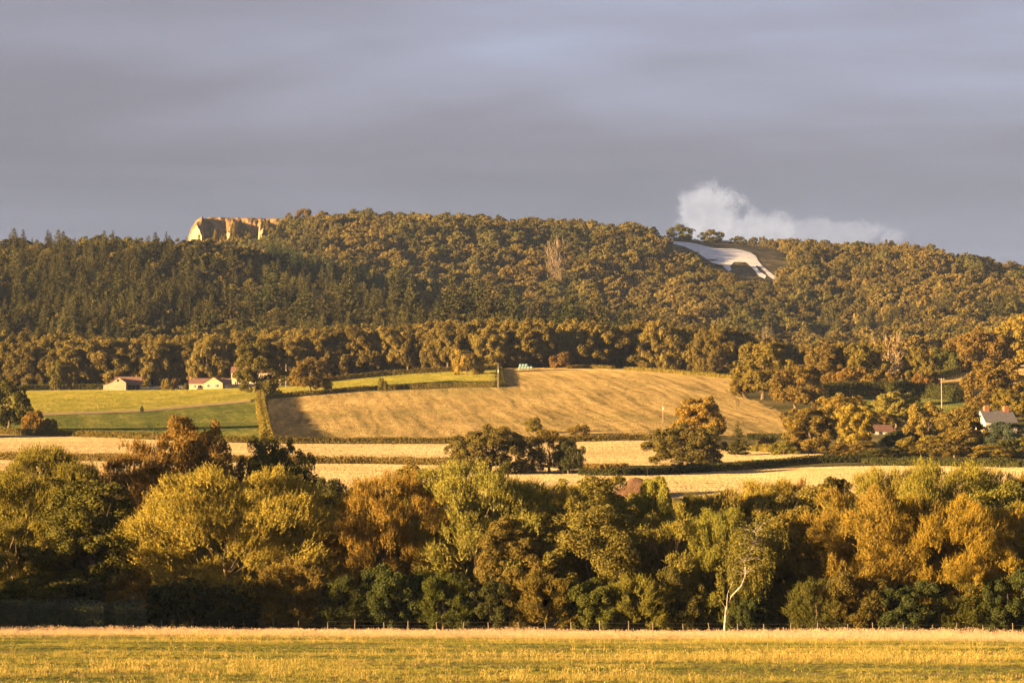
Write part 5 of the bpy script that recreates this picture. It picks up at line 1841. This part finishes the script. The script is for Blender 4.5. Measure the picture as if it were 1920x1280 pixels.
def rail_fence(label, pts, step, hgt, pw, rails, name='rail_fence', byD=False, lean=0.0, round_post=False, cat='fence', seed=1):
    P = [at(a, b_ if byD else hit(a, b_)) for a, b_ in pts]
    rr = random.Random(seed)
    L = [0]
    for a, b_ in zip(P[:-1], P[1:]):
        L.append(L[-1] + math.dist(a[:2], b_[:2]))
    n_ = int(L[-1] / step)
    x0, y0, z0 = P[0]
    o = thing(name, label, cat, P[0])
    tops = []
    for q in range(n_ + 1):
        s_ = min(L[-1], q * step + rr.uniform(-0.08, 0.08) * step)
        x = float(np.interp(s_, L, [p[0] for p in P]))
        y = float(np.interp(s_, L, [p[1] for p in P]))
        z = float(ground(x, y))
        h2 = hgt * rr.uniform(0.9, 1.12)
        lx, ly = rr.gauss(0, lean) * h2, rr.gauss(0, lean) * h2
        mb = MB()
        mb.tube([(0, 0, -0.4), (lx * 0.5, ly * 0.5, h2 * 0.5), (lx, ly, h2)], [pw, pw, pw * 0.85], 6 if round_post else 4)
        mb.build('post', M_POST, o, (x - x0, y - y0, z - z0))
        tops.append((x - x0, y - y0, z - z0))
    for f, r_ in rails:
        MB().tube([(a, b_ - pw - r_ * 0.5, c + hgt * f) for a, b_, c in tops], r_, 4).build('rail' if r_ > 0.03 else 'wire', M_POST if r_ > 0.03 else M_WIRE, o)
    return o


rail_fence('low post and rail fence left of the barn', [(94, 731.5), (140, 731), (192, 731)], 2.8, 1.25, 0.09, [(0.85, 0.05), (0.5, 0.05)])
rail_fence('weathered post and wire fence along the foot of the near trees', [(255, 313), (400, 314), (700, 315), (1000, 315), (1350, 314), (1700, 313), (1960, 312), (2300, 312)], 3.0, 1.35, 0.055, [(0.92, 0.006), (0.62, 0.006), (0.35, 0.006)], 'wire_fence', True, 0.06, True, seed=9)


# utility poles
def pole(px, D, top, label, cross=False, rad=0.15):
    X, D, Z = at(px, D)
    h_ = unproj(px, top, D)[2] - Z
    o = thing('utility_pole', label, 'pole', (X, D, Z), 0, 'wooden utility poles')
    MB().tube([(0, 0, -0.5), (0, 0, h_ * 0.5), (0, 0, h_)], [rad * 1.15, rad, rad * 0.8], 8).build('shaft', M_POLE, o)
    if cross:
        MB().box(-0.95, 0.95, -0.26, -0.14, h_ - 0.42, h_ - 0.26).build('crossbar', M_POLE, o)
        for q in (-0.85, 0, 0.85):
            MB().tube([(q, -0.2, h_ - 0.26), (q, -0.2, h_ - 0.04)], 0.06, 6).build('insulator', M_WHITE, o)
    else:
        MB().box(-0.14, 0.14, -0.35, -0.15, h_ * 0.62, h_ * 0.74).build('pole_box', M_WHITE, o)
    return o


pole(934, 1120, 680, 'pale pole at the top corner of the green strip', False, 0.10)
pole(1243, 905, 752, 'thin pole standing in the lower right of the harvested field', False, 0.08)
pole(1766, 985, 709, 'pole with crossbar in front of the shaded hedge at right', True, 0.17)
pole(536, 1235, 682, 'pale pole between the farmhouse oak and the brownish oak', False, 0.13)


# wrapped bales
def bale_mesh():
    mb = MB()
    prof = [(-0.6, 0.0), (-0.6, 0.45), (-0.52, 0.60), (-0.4, 0.64), (0.4, 0.64), (0.52, 0.60), (0.6, 0.45), (0.6, 0.0)]
    V = []
    F = []
    sd = 14
    for y, r in prof:
        for s in range(sd):
            a = 6.2832 * s / sd
            V.append((math.cos(a) * max(r, 0.01), y, 0.64 + math.sin(a) * max(r, 0.01)))
    for i in range(len(prof) - 1):
        for s in range(sd):
            u = (s + 1) % sd
            F.append((i * sd + s, i * sd + u, (i + 1) * sd + u, (i + 1) * sd + s))
    return mb.add(V, F).mesh('bale', M_WRAP)


bm = bale_mesh()
D = 1292
bx0, _, bz0 = at(972, D)
m = mpp(D)
words = ['leftmost', 'second from left', 'middle', 'second from right', 'rightmost']
for q in range(5):
    x = bx0 + (0.6 + q * 1.32)
    link('silage_bale', bm, None, (x, D, float(ground(x, D)) + 0.3), label='pale green wrapped bale in the bottom row, ' + words[q], category='bale', group='wrapped silage bales')
for q, wd_ in enumerate(['left', 'middle', 'right']):
    x = bx0 + (0.9 + q * 1.34)
    link('silage_bale', bm, None, (x, D + 0.1, float(ground(x, D)) + 1.45), label='pale wrapped bale of the upper row, ' + wd_ + ' one', category='bale', group='wrapped silage bales')


# parked cars behind the stone wall
def car(px, D, label, paint, rz, long=4.4, tall=1.5):
    X, D, Z = at(px, D)
    o = thing('parked_car', label, 'car', (X, D, Z + 0.25), rz, 'cars parked at the farm')
    a = long / 2
    MB().prism([(-a, 0.35), (a, 0.35), (a, 0.75), (a * 0.9, 0.9), (a * 0.45, 0.98), (-a * 0.9, 0.98), (-a, 0.8)], -0.85, 0.85, 'y').build('body', paint, o)
    MB().prism([(a * 0.45, 0.98), (a * 0.2, tall), (-a * 0.65, tall), (-a * 0.9, 0.98)], -0.72, 0.72, 'y').build('cabin', paint, o)
    for s in (-1, 1):
        y = s * 0.725
        MB().add([(a * 0.36, y, 1.02), (a * 0.17, y, tall - 0.08), (-a * 0.6, y, tall - 0.08), (-a * 0.78, y, 1.02)], [(0, 1, 2, 3) if s > 0 else (3, 2, 1, 0)]).build('side_window', M_GLASS, o)
        for x in (-a * 0.62, a * 0.62):
            w_ = MB().tube([(x, s * 0.88, 0.32), (x, s * 0.66, 0.32)], 0.32, 12).build('wheel', M_TYRE, o)
            MB().tube([(x, s * 0.9, 0.32), (x, s * 0.87, 0.32)], 0.19, 10).build('rim', M_CARP, w_)
        MB().box(a - 0.02, a + 0.015, s * 0.6 - 0.15, s * 0.6 + 0.15, 0.62, 0.76).build('headlight', M_WHITE, o)


car(287, 1272, 'silver car parked behind the stone wall beside the barn', M_CARP, 0.1, 4.6, 1.5)
car(338, 1270, 'white car half hidden between the shrubs left of the bungalow', M_CARW, 1.1, 4.2, 1.7)

# water trough in the green field
X, D, Z = at(83, hit(83, 789))
t = thing('water_trough', 'small pale trough in the dark green field near the left border', 'trough', (X, D, Z + 0.2), 0.1)
mb = MB()
mb.box(-1.1, 1.1, -0.4, -0.32, 0, 0.55).box(-1.1, 1.1, 0.32, 0.4, 0, 0.55).box(-1.1, -1.02, -0.32, 0.32, 0, 0.55).box(1.02, 1.1, -0.32, 0.32, 0, 0.55).box(-1.02, 1.02, -0.32, 0.32, 0.02, 0.1)
mb.build('tank', M_STONE, t)
MB().box(-1.02, 1.02, -0.32, 0.32, 0.38, 0.44).build('water', M_GLASS, t)


# heap of brown soil
def soil_heap(px, D, wpx, top, label):
    X, D, Z = at(px, D)
    w_ = wpx * mpp(D)
    h_ = unproj(px, top, D)[2] - Z
    nx, ny = 48, 20
    V = []
    for j in range(ny):
        for i in range(nx):
            u, v = i / (nx - 1) * 2 - 1, j / (ny - 1) * 2 - 1
            r = math.sqrt(u * u + v * v)
            zz = h_ * max(0.0, 1 - r ** 1.6) * (0.8 + 0.4 * float(vnoise(u * 4 + 9, v * 3 + 2))) + 0.25 * (float(vnoise(u * 14, v * 9)) - 0.5)
            V.append((u * w_ / 2, v * 5.0, zz - 0.2 if r < 1 else -0.6))
    V = np.array(V)
    V[:, 2] += ground(V[:, 0] + X, V[:, 1] + D) - Z
    i = np.arange(ny - 1)[:, None] * nx + np.arange(nx - 1)[None, :]
    F = np.stack([i, i + 1, i + nx + 1, i + nx], -1).reshape(-1, 4)
    link('soil_heap', mesh_np('soil_heap', V, F, [M_SOIL], smooth=True), None, (X, D, Z), label=label, category='soil heap')


soil_heap(1196, 575, 120, 897, 'brown heap of bare soil behind the small lime tree')


# ------------------------------------------------------------------ meadow grass
def grass_mat(name):
    m, b = new_mat(name)
    a = b.new('ShaderNodeAttribute', attribute_type='INSTANCER', attribute_name='tint')
    ge = b.new('ShaderNodeNewGeometry')
    k_ = b.math('ADD', 0.7, b.math('MULTIPLY', ge.outputs['Random Per Island'], 0.6))
    c = b.vmath('MULTIPLY', a.outputs['Color'], b.comb(k_, k_, k_))
    p = principled(b, c, 0.7, 0.05)
    t = b.new('ShaderNodeBsdfTranslucent')
    b.put(t.inputs[0], c)
    mx = b.new('ShaderNodeMixShader')
    mx.inputs[0].default_value = 0.3
    b.l.new(p, mx.inputs[1])
    b.l.new(t.outputs[0], mx.inputs[2])
    finish(b, mx.outputs[0])
    return m


M_GRASS = grass_mat('grass_blades')


def tuft(seed, n, hmin, hmax, rad, wid, lean, heads=False):
    rng = np.random.default_rng(seed)
    a = rng.random(n) * 6.28
    r = rad * np.sqrt(rng.random(n))
    base = np.stack([np.cos(a) * r, np.sin(a) * r, np.full(n, -0.03)], -1)
    hh = hmin + (hmax - hmin) * rng.random(n)
    ld = rng.normal(size=(n, 2)) * lean * hh[:, None]
    tip = base + np.stack([ld[:, 0], ld[:, 1], hh], -1)
    mid_ = base + np.stack([ld[:, 0] * 0.3, ld[:, 1] * 0.3, hh * 0.55], -1)
    b = rng.random(n) * 3.14
    sd = np.stack([np.cos(b), np.sin(b), 0 * b], -1) * wid / 2
    V = np.stack([base - sd, base + sd, mid_ + sd * 0.8, mid_ - sd * 0.8, tip], 1).reshape(-1, 3)
    o = np.arange(n)[:, None] * 5
    F4 = o + np.array([[0, 1, 2, 3]])
    F3 = o + np.array([[3, 2, 4]])
    if heads:
        Vh, Fh = leaf_quads(tip, sphere_dirs(rng, n), tip - mid_, 0.10 + 0.08 * rng.random(n), 0.03)
        F4 = np.concatenate([F4, Fh + len(V)])
        V = np.concatenate([V, Vh])
    return mesh_np('tuft_%d' % seed, V, [F4, F3], [M_GRASS])


def meadow_grass():
    rng = np.random.default_rng(5)
    kinds = [tuft(1, 34, 0.12, 0.30, 0.32, 0.022, 0.45), tuft(2, 30, 0.15, 0.36, 0.30, 0.022, 0.4), tuft(3, 26, 0.10, 0.24, 0.34, 0.024, 0.6),
             tuft(4, 12, 0.35, 0.65, 0.30, 0.013, 0.22, True), tuft(5, 9, 0.40, 0.75, 0.35, 0.013, 0.28, True)]
    D = rng.uniform(112, 318, 150000)
    wid_ = D * 0.2 + 14
    X = rng.uniform(-1, 1, len(D)) * wid_
    k = rng.random(len(D)) < wid_ / wid_.max()
    X, D = X[k], D[k]
    # patches: short green turf, dry tall grass
    n1 = fbm(X / 22 + 5, D / 9 + 2, 3) / 0.875
    n2 = fbm(X / 7 + 50, D / 4 + 20, 2) / 0.75
    dry = np.clip((n1 * 0.65 + n2 * 0.35 - 0.45) / 0.28, 0, 1)
    edge = np.clip((D - 272 - 16 * (n1 - 0.5)) / 18, 0, 1)            # ungrazed pale strip before the trees
    stalk = rng.random(len(D)) < (0.03 + 0.20 * dry ** 2 + 0.45 * edge)
    idx = np.where(stalk, rng.integers(3, 5, len(D)), rng.integers(0, 3, len(D)))
    green = np.array([0.185, 0.180, 0.034])
    dgreen = np.array([0.085, 0.105, 0.026])
    straw = np.array([0.36, 0.27, 0.085])
    pink = np.array([0.46, 0.34, 0.235])
    t = dgreen + (green - dgreen) * np.clip(n2 * 1.4 - 0.1, 0, 1)[:, None]
    t = t + (straw - t) * (dry * (0.25 + 0.60 * rng.random(len(D))))[:, None]
    t = np.where(stalk[:, None], straw * (0.8 + 0.5 * rng.random((len(D), 1))), t)
    t = t + (pink - t) * (edge * 0.9)[:, None]
    s = (0.6 + 0.4 * rng.random(len(D))) * (0.55 + 0.55 * dry) * (1 + 0.35 * edge)
    keep = (rng.random(len(D)) < 0.45 + 0.55 * dry + 0.4 * edge)
    P = np.stack([X, D, base_z(X, D) + 0.16 * (fbm(X / 5.0, D / 4.0, 3) - 0.44)], -1)
    S = np.stack([s * 1.1, s * 1.1, s], -1)
    scatter('meadow_grass', P[keep], S[keep], (rng.random(len(D)) * 6.28)[keep], idx[keep], kinds, t[keep], 'dry seeding and green grass covering the foreground meadow')


meadow_grass()

# ------------------------------------------------------------------ evening haze in the valley
HAZE = 0.000021
mb = MB()
xm_ = 1700
mb.box(-xm_, xm_, -230, 3420, -30, 402)
m, b = new_mat('haze_air')
b.n.clear()
pv = b.new('ShaderNodeVolumePrincipled')
pv.inputs['Color'].default_value = (0.42, 0.58, 1.0, 1)
pv.inputs['Density'].default_value = HAZE
pv.inputs['Anisotropy'].default_value = 0.0
out = b.new('ShaderNodeOutputMaterial')
b.l.new(pv.outputs[0], out.inputs['Volume'])
hz = mb.build('haze', m, kind='stuff', label='thin evening haze filling the valley')
